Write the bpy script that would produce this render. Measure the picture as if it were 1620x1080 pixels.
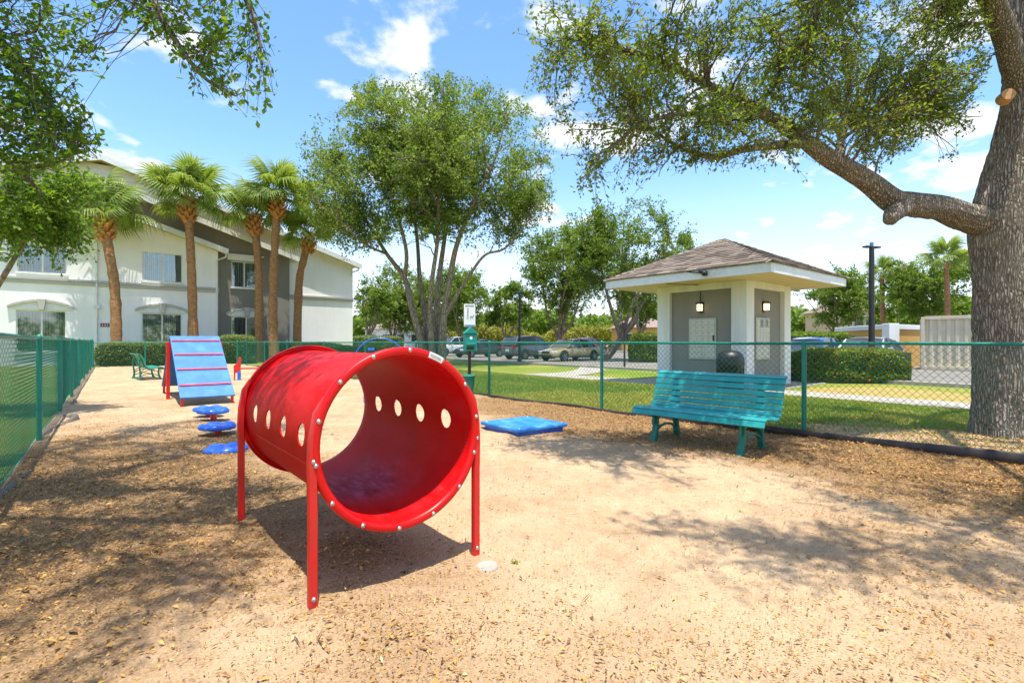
import bpy, bmesh, math, random
import numpy as np
from mathutils import Vector, Matrix
random.seed(7)
rng = np.random.default_rng(11)
SC = bpy.context.scene
for o in list(bpy.data.objects): bpy.data.objects.remove(o, do_unlink=True)
PI = math.pi
R = math.radians

# ---------------------------------------------------------------- camera, sky, sun, exposure
EYE = 1.30
FOC = 800.0                                   # focal length in pixels of a 1620 wide frame
cam = bpy.data.cameras.new('camera')
cam.sensor_width = 36.0
cam.lens = 36.0 * FOC / 1620.0
cam.clip_start = 0.05
cam.clip_end = 3000
camo = bpy.data.objects.new('camera', cam)
SC.collection.objects.link(camo)
camo.location = (0, 0, EYE)
camo.rotation_euler = (R(90), 0, 0)
SC.camera = camo

SUN_EL = R(78)
SHADOW = Vector((-0.29, 0.95, 0)).normalized()  # the way shadows fall on the ground
to_sun = Vector((-SHADOW.x * math.cos(SUN_EL), -SHADOW.y * math.cos(SUN_EL), math.sin(SUN_EL)))
sun = bpy.data.lights.new('sun', 'SUN')
sun.energy = 2.8
sun.angle = R(0.53)
sun.color = (1.0, 0.95, 0.86)
suno = bpy.data.objects.new('sun', sun)
SC.collection.objects.link(suno)
suno.rotation_euler = (-to_sun).to_track_quat('-Z', 'Y').to_euler()
suno.location = (0, 0, 60)

world = bpy.data.worlds.new('World')
SC.world = world
world.use_nodes = True
wn, wl = world.node_tree.nodes, world.node_tree.links
wn.clear()
out = wn.new('ShaderNodeOutputWorld')
sky = wn.new('ShaderNodeTexSky')
sky.sky_type = 'NISHITA'
sky.sun_disc = False
sky.sun_elevation = SUN_EL
sky.sun_rotation = math.atan2(to_sun.x, to_sun.y)
sky.altitude = 0
sky.air_density = 1.0
sky.dust_density = 0.3
sky.ozone_density = 3.0
bg = wn.new('ShaderNodeBackground'); bg.inputs[1].default_value = 0.15
hsv = wn.new('ShaderNodeHueSaturation'); hsv.inputs['Saturation'].default_value = 1.12; hsv.inputs['Value'].default_value = 0.80; wl.new(sky.outputs[0], hsv.inputs['Color']); wl.new(hsv.outputs[0], bg.inputs[0])
# cumulus drawn on a cloud deck: direction / height
tc = wn.new('ShaderNodeTexCoord')
sep = wn.new('ShaderNodeSeparateXYZ'); wl.new(tc.outputs['Generated'], sep.inputs[0])
def wmath(op, a, b=None, clamp=False):
    n = wn.new('ShaderNodeMath'); n.operation = op; n.use_clamp = clamp
    for i, x in enumerate((a, b)):
        if x is None: continue
        if isinstance(x, (int, float)): n.inputs[i].default_value = x
        else: wl.new(x, n.inputs[i])
    return n.outputs[0]
zz = wmath('ADD', wmath('MAXIMUM', sep.outputs[2], 0.0), 0.16)
px = wmath('DIVIDE', sep.outputs[0], zz); py = wmath('DIVIDE', sep.outputs[1], zz)
comb = wn.new('ShaderNodeCombineXYZ'); wl.new(px, comb.inputs[0]); wl.new(py, comb.inputs[1]); comb.inputs[2].default_value = 3.7
nz = wn.new('ShaderNodeTexNoise'); nz.inputs['Scale'].default_value = 3.1; nz.inputs['Detail'].default_value = 9; nz.inputs['Roughness'].default_value = 0.56; nz.inputs['Distortion'].default_value = 0.15
wl.new(comb.outputs[0], nz.inputs['Vector'])
mr = wn.new('ShaderNodeMapRange'); mr.interpolation_type = 'SMOOTHSTEP'
mr.inputs[1].default_value = 0.512; mr.inputs[2].default_value = 0.64; mr.inputs[3].default_value = 0.0; mr.inputs[4].default_value = 0.95
wl.new(nz.outputs[0], mr.inputs[0])
hz = wn.new('ShaderNodeMapRange'); hz.interpolation_type = 'SMOOTHSTEP'
hz.inputs[1].default_value = 0.0; hz.inputs[2].default_value = 0.34; hz.inputs[3].default_value = 0.68; hz.inputs[4].default_value = 0.0
wl.new(sep.outputs[2], hz.inputs[0])
fac = wmath('MAXIMUM', mr.outputs[0], hz.outputs[0], True)
bgc = wn.new('ShaderNodeBackground'); bgc.inputs[0].default_value = (0.95, 0.965, 1.0, 1); bgc.inputs[1].default_value = 0.46
mixw = wn.new('ShaderNodeMixShader')
wl.new(fac, mixw.inputs[0]); wl.new(bg.outputs[0], mixw.inputs[1]); wl.new(bgc.outputs[0], mixw.inputs[2])
wl.new(mixw.outputs[0], out.inputs[0])

SC.view_settings.view_transform = 'Standard'
SC.view_settings.look = 'None'
SC.view_settings.gamma = 1
SC.view_settings.use_curve_mapping = False
SC.view_settings.exposure = 1.48
SC.cycles.max_bounces = 7
SC.cycles.transparent_max_bounces = 12
SC.cycles.use_denoising = True

# ---------------------------------------------------------------- helpers: the lot is laid out on a grid turned by TH
TH = 0.6877
AX = np.array([-math.sin(TH), math.cos(TH), 0.0])   # along the dog run
CX = np.array([math.cos(TH), math.sin(TH), 0.0])    # across the dog run
def W(a, c, z=0.0): return AX * a + CX * c + np.array([0, 0, z])
def at(px, py, Y): return np.array([(px - 810) / FOC * Y, Y, EYE + (540 - py) / FOC * Y])
def G(px, py, z=0.0):
    Y = (EYE - z) * FOC / (py - 540.0)
    return np.array([(px - 810) / FOC * Y, Y, z])
def proj(P):
    P = np.asarray(P, float).reshape(-1, 3)
    Y = np.maximum(P[:, 1], 1e-3)
    return 810 + FOC * P[:, 0] / Y, 540 - FOC * (P[:, 2] - EYE) / Y

def tag(o, label=None, cat=None, group=None, kind=None):
    if label: o['label'] = label
    if cat: o['category'] = cat
    if group: o['group'] = group
    if kind: o['kind'] = kind
    return o
def link(o, parent=None):
    SC.collection.objects.link(o)
    if parent is not None: o.parent = parent
    return o
def empty(name, loc, rz=0.0, label=None, cat=None, group=None):
    o = bpy.data.objects.new(name, None)
    o.empty_display_size = 0.2
    o.location = tuple(loc); o.rotation_euler = (0, 0, rz)
    link(o)
    return tag(o, label, cat, group)
def copy_tree(o, parent=None):
    c = o.copy(); SC.collection.objects.link(c); c.parent = parent
    for ch in list(o.children): copy_tree(ch, c)
    return c

def np_mesh(name, V, F, mat, parent=None, smooth=False, attr=None):
    """fast mesh: V (n,3); F list of index arrays (m,k)"""
    if not isinstance(F, (list, tuple)): F = [F]
    F = [np.asarray(f, np.int32) for f in F if len(f)]
    V = np.asarray(V, np.float32)
    me = bpy.data.meshes.new(name)
    me.vertices.add(len(V)); me.vertices.foreach_set('co', V.ravel())
    nl = sum(f.size for f in F); npol = sum(len(f) for f in F)
    me.loops.add(nl); me.polygons.add(npol)
    me.loops.foreach_set('vertex_index', np.concatenate([f.ravel() for f in F]))
    starts, tot, s = [], [], 0
    for f in F:
        k = f.shape[1]
        starts.append(s + np.arange(len(f), dtype=np.int32) * k); s += f.size
        tot.append(np.full(len(f), k, np.int32))
    me.polygons.foreach_set('loop_start', np.concatenate(starts))
    me.polygons.foreach_set('loop_total', np.concatenate(tot))
    if smooth: me.polygons.foreach_set('use_smooth', np.ones(npol, bool))
    if attr is not None:
        for k, val in attr.items():
            at_ = me.attributes.new(k, 'FLOAT', 'POINT'); at_.data.foreach_set('value', np.asarray(val, np.float32))
    me.update(calc_edges=True)
    if mat is not None: me.materials.append(mat)
    o = bpy.data.objects.new(name, me)
    return link(o, parent)

def frame_from(d, up=(0, 0, 1)):
    d = np.asarray(d, float); d = d / (np.linalg.norm(d) + 1e-12)
    u = np.asarray(up, float)
    s = np.cross(u, d)
    if np.linalg.norm(s) < 1e-4: s = np.cross(np.array([1.0, 0, 0]), d)
    s /= np.linalg.norm(s)
    return d, s, np.cross(d, s)

class MB:
    def __init__(s): s.v = []; s.f = []
    def add(s, V, F):
        b = len(s.v); s.v += [tuple(map(float, p)) for p in V]; s.f += [tuple(int(i) + b for i in f) for f in F]; return s
    def box(s, c, size, M=None):
        c = np.asarray(c, float); h = np.asarray(size, float) / 2
        pts = np.array([(x, y, z) for z in (-1, 1) for y in (-1, 1) for x in (-1, 1)], float) * h
        if M is not None: pts = pts @ np.asarray(M, float).T
        return s.add(pts + c, [(0, 2, 3, 1), (4, 5, 7, 6), (0, 1, 5, 4), (2, 6, 7, 3), (0, 4, 6, 2), (1, 3, 7, 5)])
    def bar(s, p, q, w, h, up=(0, 0, 1)):
        p = np.asarray(p, float); q = np.asarray(q, float)
        d, sd, u = frame_from(q - p, up)
        return s.box((p + q) / 2, (np.linalg.norm(q - p), w, h), np.stack([d, sd, u], 1))
    def tube(s, pts, rad, n=8, cap=True):
        pts = [np.asarray(p, float) for p in pts]
        if not hasattr(rad, '__len__'): rad = [rad] * len(pts)
        V = []; F = []; ref = None
        for i, p in enumerate(pts):
            d = pts[min(i + 1, len(pts) - 1)] - pts[max(i - 1, 0)]
            d = d / (np.linalg.norm(d) + 1e-12)
            if ref is None:
                ref = np.cross(d, (0, 0, 1.0))
                if np.linalg.norm(ref) < 1e-3: ref = np.cross(d, (1.0, 0, 0))
            ref = ref - d * ref.dot(d); ref /= np.linalg.norm(ref); b = np.cross(d, ref)
            for k in range(n):
                t = 2 * PI * k / n
                V.append(p + (ref * math.cos(t) + b * math.sin(t)) * rad[i])
        for i in range(len(pts) - 1):
            for k in range(n):
                k2 = (k + 1) % n
                F.append((i * n + k, i * n + k2, (i + 1) * n + k2, (i + 1) * n + k))
        if cap:
            F.append(tuple(range(n - 1, -1, -1))); F.append(tuple((len(pts) - 1) * n + k for k in range(n)))
        return s.add(V, F)
    def lathe(s, prof, n=24, c=(0, 0, 0), M=None, closed=False, arc=(0, 2 * PI)):
        full = abs(arc[1] - arc[0] - 2 * PI) < 1e-6
        m = n if full else n + 1
        V = []; F = []
        for k in range(m):
            t = arc[0] + (arc[1] - arc[0]) * k / n
            for r, z in prof: V.append((r * math.cos(t), r * math.sin(t), z))
        V = np.array(V)
        if M is not None: V = V @ np.asarray(M, float).T
        V = V + np.asarray(c, float)
        P = len(prof)
        for k in range(n):
            k2 = (k + 1) % m
            for i in range(P if closed else P - 1):
                j = (i + 1) % P
                F.append((k * P + i, k2 * P + i, k2 * P + j, k * P + j))
        return s.add(V, F)
    def prism(s, poly, o, ux, uy, dep):
        """polygon (2d) in the plane o + x*ux + y*uy, extruded by vector dep"""
        o, ux, uy, dep = (np.asarray(t, float) for t in (o, ux, uy, dep))
        n = len(poly)
        A = [o + ux * x + uy * y for x, y in poly]
        F = [tuple(range(n)), tuple(range(2 * n - 1, n - 1, -1))]
        F += [((i + 1) % n, i, n + i, n + (i + 1) % n) for i in range(n)]
        return s.add(A + [p + dep for p in A], F)
    def mesh(s, name, mat, smooth=False, fix=True):
        me = bpy.data.meshes.new(name); me.from_pydata(s.v, [], s.f)
        if fix:
            bm = bmesh.new(); bm.from_mesh(me); bmesh.ops.recalc_face_normals(bm, faces=bm.faces); bm.to_mesh(me); bm.free()
        if smooth: me.polygons.foreach_set('use_smooth', np.ones(len(me.polygons), bool))
        if mat is not None: me.materials.append(mat)
        return me
    def build(s, name, mat, parent=None, smooth=False, bevel=0, seg=2, fix=True, sharp=None):
        me = s.mesh(name, mat, smooth or sharp is not None, fix)
        o = bpy.data.objects.new(name, me)
        link(o, parent)
        if sharp is not None: me.set_sharp_from_angle(angle=R(sharp))
        if bevel:
            m = o.modifiers.new('bevel', 'BEVEL'); m.width = bevel; m.segments = seg; m.limit_method = 'ANGLE'; m.angle_limit = R(35)
        return o
def obj_of(me, name, parent=None, loc=(0, 0, 0), rot=None, scale=None):
    o = bpy.data.objects.new(name, me)
    o.location = tuple(loc)
    if rot is not None: o.rotation_euler = rot
    if scale is not None: o.scale = scale
    return link(o, parent)

# value noise for densities and relief
_P = np.random.default_rng(5).random((256, 256))
def vnoise(x, y):
    x = np.asarray(x, float); y = np.asarray(y, float)
    xi = np.floor(x).astype(int); yi = np.floor(y).astype(int)
    fx = x - xi; fy = y - yi
    fx = fx * fx * (3 - 2 * fx); fy = fy * fy * (3 - 2 * fy)
    g = lambda a, b: _P[a % 256, b % 256]
    return (g(xi, yi) * (1 - fx) + g(xi + 1, yi) * fx) * (1 - fy) + (g(xi, yi + 1) * (1 - fx) + g(xi + 1, yi + 1) * fx) * fy
def fbm(x, y, o=4):
    t = 0; a = 0.5; 
    for i in range(o): t = t + a * vnoise(x * 2 ** i + 17 * i, y * 2 ** i + 31 * i); a *= 0.5
    return t
def sstep(e0, e1, x):
    t = np.clip((np.asarray(x, float) - e0) / (e1 - e0), 0, 1); return t * t * (3 - 2 * t)

# ---------------------------------------------------------------- materials
MAT = {}
class NT:
    def __init__(s, name):
        s.m = bpy.data.materials.new(name); s.m.use_nodes = True
        s.n = s.m.node_tree.nodes; s.l = s.m.node_tree.links
        s.bsdf = s.n['Principled BSDF']; s.out = s.n['Material Output']
        MAT[name] = s.m
    def new(s, t, **kw):
        n = s.n.new(t)
        for k, v in kw.items(): setattr(n, k, v)
        return n
    def put(s, sock, v):
        if isinstance(v, bpy.types.NodeSocket): s.l.new(v, sock)
        else:
            try: sock.default_value = v
            except Exception: sock.default_value = (*v, 1)
    def math(s, op, a, b=None, clamp=False):
        n = s.new('ShaderNodeMath', operation=op, use_clamp=clamp); s.put(n.inputs[0], a)
        if b is not None: s.put(n.inputs[1], b)
        return n.outputs[0]
    def coord(s, which='Object', scale=(1, 1, 1)):
        t = s.new('ShaderNodeTexCoord'); m = s.new('ShaderNodeMapping'); m.inputs['Scale'].default_value = scale
        s.l.new(t.outputs[which], m.inputs[0]); return m.outputs[0]
    def pos(s, scale=(1, 1, 1)):
        t = s.new('ShaderNodeNewGeometry'); m = s.new('ShaderNodeMapping'); m.inputs['Scale'].default_value = scale
        s.l.new(t.outputs['Position'], m.inputs[0]); return m.outputs[0]
    def noise(s, vec, scale, detail=4, rough=0.55, dist=0.0):
        n = s.new('ShaderNodeTexNoise'); s.l.new(vec, n.inputs['Vector'])
        n.inputs['Scale'].default_value = scale; n.inputs['Detail'].default_value = detail; n.inputs['Roughness'].default_value = rough; n.inputs['Distortion'].default_value = dist
        return n.outputs[0]
    def voro(s, vec, scale, feature='F1', out='Distance'):
        n = s.new('ShaderNodeTexVoronoi', feature=feature); s.l.new(vec, n.inputs['Vector']); n.inputs['Scale'].default_value = scale
        return n.outputs[out]
    def ramp(s, fac, stops, interp='LINEAR'):
        n = s.new('ShaderNodeValToRGB'); n.color_ramp.interpolation = interp; s.l.new(fac, n.inputs[0])
        e = n.color_ramp.elements
        while len(e) < len(stops): e.new(0.5)
        for i, (p, c) in enumerate(stops):
            e[i].position = p; e[i].color = (*c, 1) if len(c) == 3 else c
        return n.outputs[0]
    def rng(s, v, a, b, c=0.0, d=1.0):
        n = s.new('ShaderNodeMapRange'); s.put(n.inputs[0], v)
        for i, x in enumerate((a, b, c, d)): n.inputs[i + 1].default_value = x
        return n.outputs[0]
    def mix(s, f, a, b, mode='MIX'):
        n = s.new('ShaderNodeMix', data_type='RGBA', blend_type=mode)
        s.put(n.inputs[0], f)
        for i, v in ((6, a), (7, b)):
            if isinstance(v, bpy.types.NodeSocket): s.l.new(v, n.inputs[i])
            else: n.inputs[i].default_value = (*v, 1) if len(v) == 3 else v
        return n.outputs[2]
    def bump(s, h, strength=0.3, dist=0.01, base=None):
        n = s.new('ShaderNodeBump'); n.inputs['Strength'].default_value = strength; n.inputs['Distance'].default_value = dist
        s.l.new(h, n.inputs['Height'])
        if base is not None: s.l.new(base, n.inputs['Normal'])
        return n.outputs[0]
    def set(s, color=None, rough=None, metal=None, spec=None, normal=None, coat=None, **kw):
        b = s.bsdf.inputs
        if color is not None:
            if isinstance(color, bpy.types.NodeSocket): s.l.new(color, b['Base Color'])
            else: b['Base Color'].default_value = (*color, 1)
        if rough is not None: s.put(b['Roughness'], rough)
        if metal is not None: b['Metallic'].default_value = metal
        if spec is not None: b['Specular IOR Level'].default_value = spec
        if normal is not None: s.l.new(normal, b['Normal'])
        if coat is not None: b['Coat Weight'].default_value = coat; b['Coat Roughness'].default_value = 0.12
        for k, v in kw.items(): b[k].default_value = v
        return s.m
def pm(name, col, rough=0.5, var=0.12, scale=6.0, bump=0.0, bscale=60.0, bdist=0.004, metal=0.0, spec=0.5, coat=None, space='Object', dirt=None, dirt_amt=0.4):
    t = NT(name); v = t.coord(space)
    n = t.noise(v, scale, 5, 0.6)
    f = t.rng(n, 0.3, 0.7, 1 - var, 1 + var)
    hs = t.new('ShaderNodeHueSaturation'); hs.inputs['Color'].default_value = (*col, 1); t.l.new(f, hs.inputs['Value'])
    c = hs.outputs[0]
    if dirt is not None:
        d = t.rng(t.noise(v, scale * 0.7 + 1.3, 8, 0.7), 0.48, 0.72, 0, dirt_amt)
        c = t.mix(d, c, dirt)
    nm = None
    if bump: nm = t.bump(t.noise(v, bscale, 4, 0.6), bump, bdist)
    r = t.rng(t.noise(v, scale * 2.3, 3), 0.3, 0.7, max(0.02, rough - 0.08), min(1, rough + 0.08))
    return t.set(c, r, metal, spec, nm, coat)

def leaf_mat(name, stops, trans=0.35, rough=0.45, tcol=(1.25, 1.2, 0.5)):
    t = NT(name)
    a = t.new('ShaderNodeAttribute', attribute_name='rnd')
    c = t.ramp(a.outputs['Fac'], stops)
    t.set(c, rough, spec=0.35)
    tr = t.new('ShaderNodeBsdfTranslucent')
    tint = t.mix(1.0, c, tcol, 'MULTIPLY'); t.l.new(tint, tr.inputs[0])
    mx = t.new('ShaderNodeMixShader'); mx.inputs[0].default_value = trans
    t.l.new(t.bsdf.outputs[0], mx.inputs[1]); t.l.new(tr.outputs[0], mx.inputs[2]); t.l.new(mx.outputs[0], t.out.inputs[0])
    return t.m
# plastics, paints
def make_red():
    t = NT('red_plastic'); v = t.coord('Object')
    g = t.new('ShaderNodeSeparateXYZ'); t.l.new(v, g.inputs[0])
    n1 = t.noise(v, 5, 6, 0.6)
    n2 = t.noise(t.coord('Object', (1, 6, 1)), 9, 6, 0.65)
    c = t.ramp(n1, [(0.3, (0.56, 0.002, 0.003)), (0.55, (0.64, 0.003, 0.004)), (0.75, (0.68, 0.010, 0.011))])
    sc = t.rng(t.noise(t.coord('Object', (14, 1.5, 9)), 6, 7, 0.75), 0.60, 0.72, 0, 0.30)
    c = t.mix(sc, c, (0.62, 0.10, 0.10))
    t.set(c, t.rng(n2, 0.3, 0.7, 0.26, 0.44), spec=0.35, normal=t.bump(t.noise(v, 220, 2), 0.05, 0.002))
    # barrel: scuffed, dusty inside floor, with lavender sky sheen painted into its colour
    t2 = NT('red_plastic_scuffed'); v = t2.coord('Object')
    g = t2.new('ShaderNodeSeparateXYZ'); t2.l.new(v, g.inputs[0])
    n1 = t2.noise(v, 5, 6, 0.6)
    c = t2.ramp(n1, [(0.3, (0.56, 0.002, 0.003)), (0.55, (0.64, 0.003, 0.004)), (0.75, (0.68, 0.010, 0.011))])
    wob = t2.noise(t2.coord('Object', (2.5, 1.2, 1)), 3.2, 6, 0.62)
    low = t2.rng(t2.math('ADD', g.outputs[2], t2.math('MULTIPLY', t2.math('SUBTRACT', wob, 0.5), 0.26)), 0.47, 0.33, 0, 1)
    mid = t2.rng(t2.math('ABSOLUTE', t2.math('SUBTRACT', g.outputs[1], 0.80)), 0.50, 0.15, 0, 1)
    # only the inside of the shell gets the wear and painted sheen: radius below the shell's middle
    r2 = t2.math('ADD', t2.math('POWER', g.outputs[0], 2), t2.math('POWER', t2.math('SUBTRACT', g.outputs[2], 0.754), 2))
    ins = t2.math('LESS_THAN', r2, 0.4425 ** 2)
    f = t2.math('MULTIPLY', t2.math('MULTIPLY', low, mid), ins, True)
    dust_sheen = t2.ramp(t2.noise(t2.coord('Object', (3, 1, 3)), 6, 8, 0.7), [(0.32, (0.17, 0.05, 0.05)), (0.5, (0.42, 0.14, 0.24)), (0.68, (0.58, 0.29, 0.42))])
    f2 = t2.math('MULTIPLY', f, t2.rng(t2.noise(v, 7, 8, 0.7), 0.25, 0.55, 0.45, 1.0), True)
    c = t2.mix(t2.rng(t2.noise(t2.coord('Object', (1, .5, 1)), 3.0, 7, 0.65), 0.46, 0.66, 0, 0.45), c, (0.70, 0.055, 0.065))
    sc = t2.rng(t2.noise(t2.coord('Object', (9, 1.2, 9)), 5, 8, 0.75), 0.57, 0.70, 0, 0.32)
    c = t2.mix(sc, c, (0.58, 0.12, 0.12))
    c = t2.mix(f2, c, dust_sheen)
    t2.set(c, t2.rng(f2, 0, 1, 0.46, 0.62), spec=0.14, normal=t2.bump(t2.noise(v, 200, 2), 0.05, 0.002))
    tr = t2.new('ShaderNodeBsdfTranslucent'); tr.inputs[0].default_value = (0.80, 0.06, 0.012, 1)
    mx = t2.new('ShaderNodeMixShader'); mx.inputs[0].default_value = 0.16
    t2.l.new(t2.bsdf.outputs[0], mx.inputs[1]); t2.l.new(tr.outputs[0], mx.inputs[2]); t2.l.new(mx.outputs[0], t2.out.inputs[0])
make_red()
pm('red_paint', (0.62, 0.012, 0.012), 0.38, 0.08, 9, 0.06, 160, coat=0.2, dirt=(0.30, 0.05, 0.03), dirt_amt=0.35)
pm('red_slat', (0.50, 0.025, 0.06), 0.5, 0.12, 12, dirt=(0.45, 0.14, 0.17), dirt_amt=0.5)
pm('blue_board', (0.028, 0.165, 0.50), 0.5, 0.14, 4, 0.08, 120, dirt=(0.11, 0.29, 0.56), dirt_amt=0.45)
pm('blue_plastic', (0.012, 0.11, 0.62), 0.34, 0.14, 9, coat=0.15, dirt=(0.12, 0.24, 0.62), dirt_amt=0.5)
pm('blue_mat', (0.015, 0.20, 0.62), 0.5, 0.2, 5, 0.1, 90, dirt=(0.20, 0.42, 0.66), dirt_amt=0.55)
pm('teal_slat', (0.012, 0.27, 0.26), 0.38, 0.12, 3.5, 0.06, 140, coat=0.1, dirt=(0.10, 0.38, 0.40), dirt_amt=0.3)
pm('green_cast', (0.008, 0.15, 0.10), 0.42, 0.2, 14, 0.1, 120)
pm('green_slat', (0.014, 0.24, 0.15), 0.42, 0.15, 6)
pm('green_vinyl', (0.007, 0.215, 0.145), 0.4, 0.15, 3, space='Object')
pm('green_box', (0.008, 0.24, 0.19), 0.4, 0.12, 9)
pm('black_plastic', (0.012, 0.012, 0.014), 0.42, 0.3, 20, 0.1, 150)
pm('edging', (0.028, 0.022, 0.020), 0.55, 0.35, 9, 0.2, 60, dirt=(0.12, 0.09, 0.06), dirt_amt=0.55)
pm('fabric_grey', (0.13, 0.115, 0.095), 0.9, 0.3, 14, 0.3, 90, dirt=(0.15, 0.11, 0.07))
pm('steel', (0.55, 0.54, 0.52), 0.35, 0.1, 30, metal=0.9)
pm('galvanised', (0.40, 0.40, 0.36), 0.5, 0.15, 20, metal=0.5)
pm('black_pole', (0.025, 0.022, 0.020), 0.45, 0.2, 6)
pm('sign_white', (0.78, 0.79, 0.78), 0.35, 0.04, 10)
pm('sign_blue', (0.10, 0.20, 0.42), 0.4, 0.05, 10)
pm('sign_grey', (0.30, 0.34, 0.36), 0.4, 0.2, 80)
pm('tape_grey', (0.45, 0.42, 0.38), 0.4, 0.3, 60)
pm('wood_dark', (0.055, 0.042, 0.032), 0.7, 0.3, 12, 0.3, 70)
# building
def stucco(name, col, streak=0.10):
    t = NT(name); v = t.coord('Object')
    n = t.noise(v, 0.55, 6, 0.6); s = t.noise(t.coord('Object', (1.6, 1.6, 0.18)), 1.6, 5, 0.65)
    f = t.math('MULTIPLY', t.rng(n, 0.3, 0.7, 0.95, 1.05), t.rng(s, 0.42, 0.75, 1.0, 1 - streak))
    hs = t.new('ShaderNodeHueSaturation'); hs.inputs['Color'].default_value = (*col, 1); t.l.new(f, hs.inputs['Value'])
    return t.set(hs.outputs[0], 0.85, spec=0.25, normal=t.bump(t.noise(v, 45, 5, 0.65), 0.35, 0.01))
stucco('stucco_white', (0.88, 0.85, 0.83), 0.06)
stucco('stucco_grey', (0.235, 0.215, 0.185))
stucco('kiosk_white', (0.80, 0.79, 0.76), 0.20)
stucco('kiosk_grey', (0.27, 0.255, 0.225))
stucco('stucco_tan', (0.62, 0.36, 0.10))
stucco('stucco_pink', (0.62, 0.42, 0.33))
pm('trim_taupe', (0.46, 0.44, 0.39), 0.7, 0.08, 3)
pm('trim_white', (0.76, 0.76, 0.74), 0.6, 0.06, 4, dirt=(0.55, 0.54, 0.50), dirt_amt=0.35)
pm('siding', (0.66, 0.62, 0.50), 0.6, 0.06, 2)
pm('soffit_cream', (0.74, 0.57, 0.29), 0.7, 0.05, 3)
pm('window_frame', (0.72, 0.71, 0.66), 0.4, 0.05, 10)
pm('fascia_paint', (0.76, 0.76, 0.75), 0.5, 0.06, 4, dirt=(0.50, 0.48, 0.43), dirt_amt=0.5)
pm('blind', (0.30, 0.36, 0.37), 0.6, 0.25, 5)
pm('blind_pale', (0.56, 0.58, 0.54), 0.6, 0.10, 5)
pm('room_dark', (0.035, 0.04, 0.042), 0.8, 0.2, 3)
def glass():
    t = NT('window_glass')
    tr = t.new('ShaderNodeBsdfTransparent'); tr.inputs[0].default_value = (0.80, 0.90, 0.90, 1)
    gl = t.new('ShaderNodeBsdfGlossy'); gl.inputs['Roughness'].default_value = 0.03
    fr = t.new('ShaderNodeFresnel'); fr.inputs[0].default_value = 1.6
    mx = t.new('ShaderNodeMixShader'); t.l.new(t.rng(fr.outputs[0], 0, 1, 0.12, 1.0), mx.inputs[0]); t.l.new(tr.outputs[0], mx.inputs[1]); t.l.new(gl.outputs[0], mx.inputs[2])
    t.l.new(mx.outputs[0], t.out.inputs[0])
glass()
def shingle_mat():
    t = NT('shingle'); oi = t.new('ShaderNodeObjectInfo'); v = t.coord('Object')
    c = t.ramp(oi.outputs['Random'], [(0.0, (0.095, 0.075, 0.060)), (0.4, (0.165, 0.130, 0.102)), (0.75, (0.24, 0.190, 0.15)), (1.0, (0.32, 0.26, 0.205))])
    c = t.mix(t.rng(t.noise(v, 30, 6, 0.7), 0.35, 0.7, 0, 0.6), c, (0.10, 0.075, 0.06))
    t.set(c, 0.9, spec=0.2, normal=t.bump(t.noise(v, 180, 3), 0.6, 0.004))
    t = NT('shingle_far'); v = t.coord('Object')
    c = t.ramp(t.noise(t.coord('Object', (1, 1, 4)), 5, 6, 0.7), [(0.3, (0.15, 0.11, 0.09)), (0.5, (0.26, 0.20, 0.17)), (0.7, (0.34, 0.26, 0.22))])
    t.set(c, 0.9, spec=0.2)
shingle_mat()
def lamp_mat():
    t = NT('lamp_glow'); t.set((0.9, 0.75, 0.5), 0.4)
    t.bsdf.inputs['Emission Color'].default_value = (1.0, 0.70, 0.34, 1); t.bsdf.inputs['Emission Strength'].default_value = 1.1
lamp_mat()
# bark
def bark(name, c0, c1, c2, stretch=0.22, sc=16, dist=0.05):
    t = NT(name); v = t.coord('Object', (1, 1, stretch))
    wob = t.noise(t.coord('Object', (1, 1, 0.5)), 3, 4)
    ad = t.new('ShaderNodeVectorMath', operation='ADD'); t.l.new(v, ad.inputs[0])
    sc_ = t.new('ShaderNodeVectorMath', operation='SCALE'); t.l.new(wob, sc_.inputs[0]); sc_.inputs['Scale'].default_value = 0.18; t.l.new(sc_.outputs[0], ad.inputs[1])
    d = t.voro(ad.outputs[0], sc, 'DISTANCE_TO_EDGE')
    fn = t.noise(v, sc * 3.0, 6, 0.7)
    h = t.math('ADD', t.rng(d, 0.0, 0.32, 0, 1), t.math('MULTIPLY', fn, 0.5))
    c = t.ramp(h, [(0.15, c0), (0.6, c1), (1.2, c2)])
    c = t.mix(t.rng(t.noise(t.coord('Object'), 2.2, 6, 0.65), 0.5, 0.72, 0, 0.5), c, (c2[0] * 1.05, c2[1] * 1.07, c2[2] * 1.02))
    t.set(c, 0.92, spec=0.15, normal=t.bump(h, 1.0, dist))
bark('oak_bark', (0.095, 0.070, 0.052), (0.29, 0.228, 0.174), (0.46, 0.38, 0.305), 0.15, 34, 0.03)
bark('pale_bark', (0.13, 0.095, 0.065), (0.26, 0.195, 0.14), (0.36, 0.285, 0.21), 0.25, 9, 0.03)
bark('twig_bark', (0.04, 0.03, 0.022), (0.12, 0.09, 0.065), (0.2, 0.16, 0.12), 0.5, 30, 0.004)
def palm_bark():
    t = NT('palm_bark'); v = t.coord('Object', (1, 1, 2.2))
    n = t.noise(v, 5, 7, 0.7, 0.4); fine = t.noise(t.coord('Object', (6, 6, 1.2)), 6, 5, 0.7)
    h = t.math('ADD', n, t.math('MULTIPLY', fine, 0.6))
    c = t.ramp(h, [(0.5, (0.12, 0.058, 0.026)), (0.8, (0.34, 0.175, 0.078)), (1.1, (0.46, 0.275, 0.14))])
    t.set(c, 0.9, spec=0.15, normal=t.bump(h, 0.8, 0.05))
palm_bark()
pm('palm_boot', (0.46, 0.20, 0.06), 0.8, 0.4, 6, 0.4, 40)
pm('cut_wood', (0.50, 0.26, 0.11), 0.75, 0.2, 20, 0.2, 60)
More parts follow.
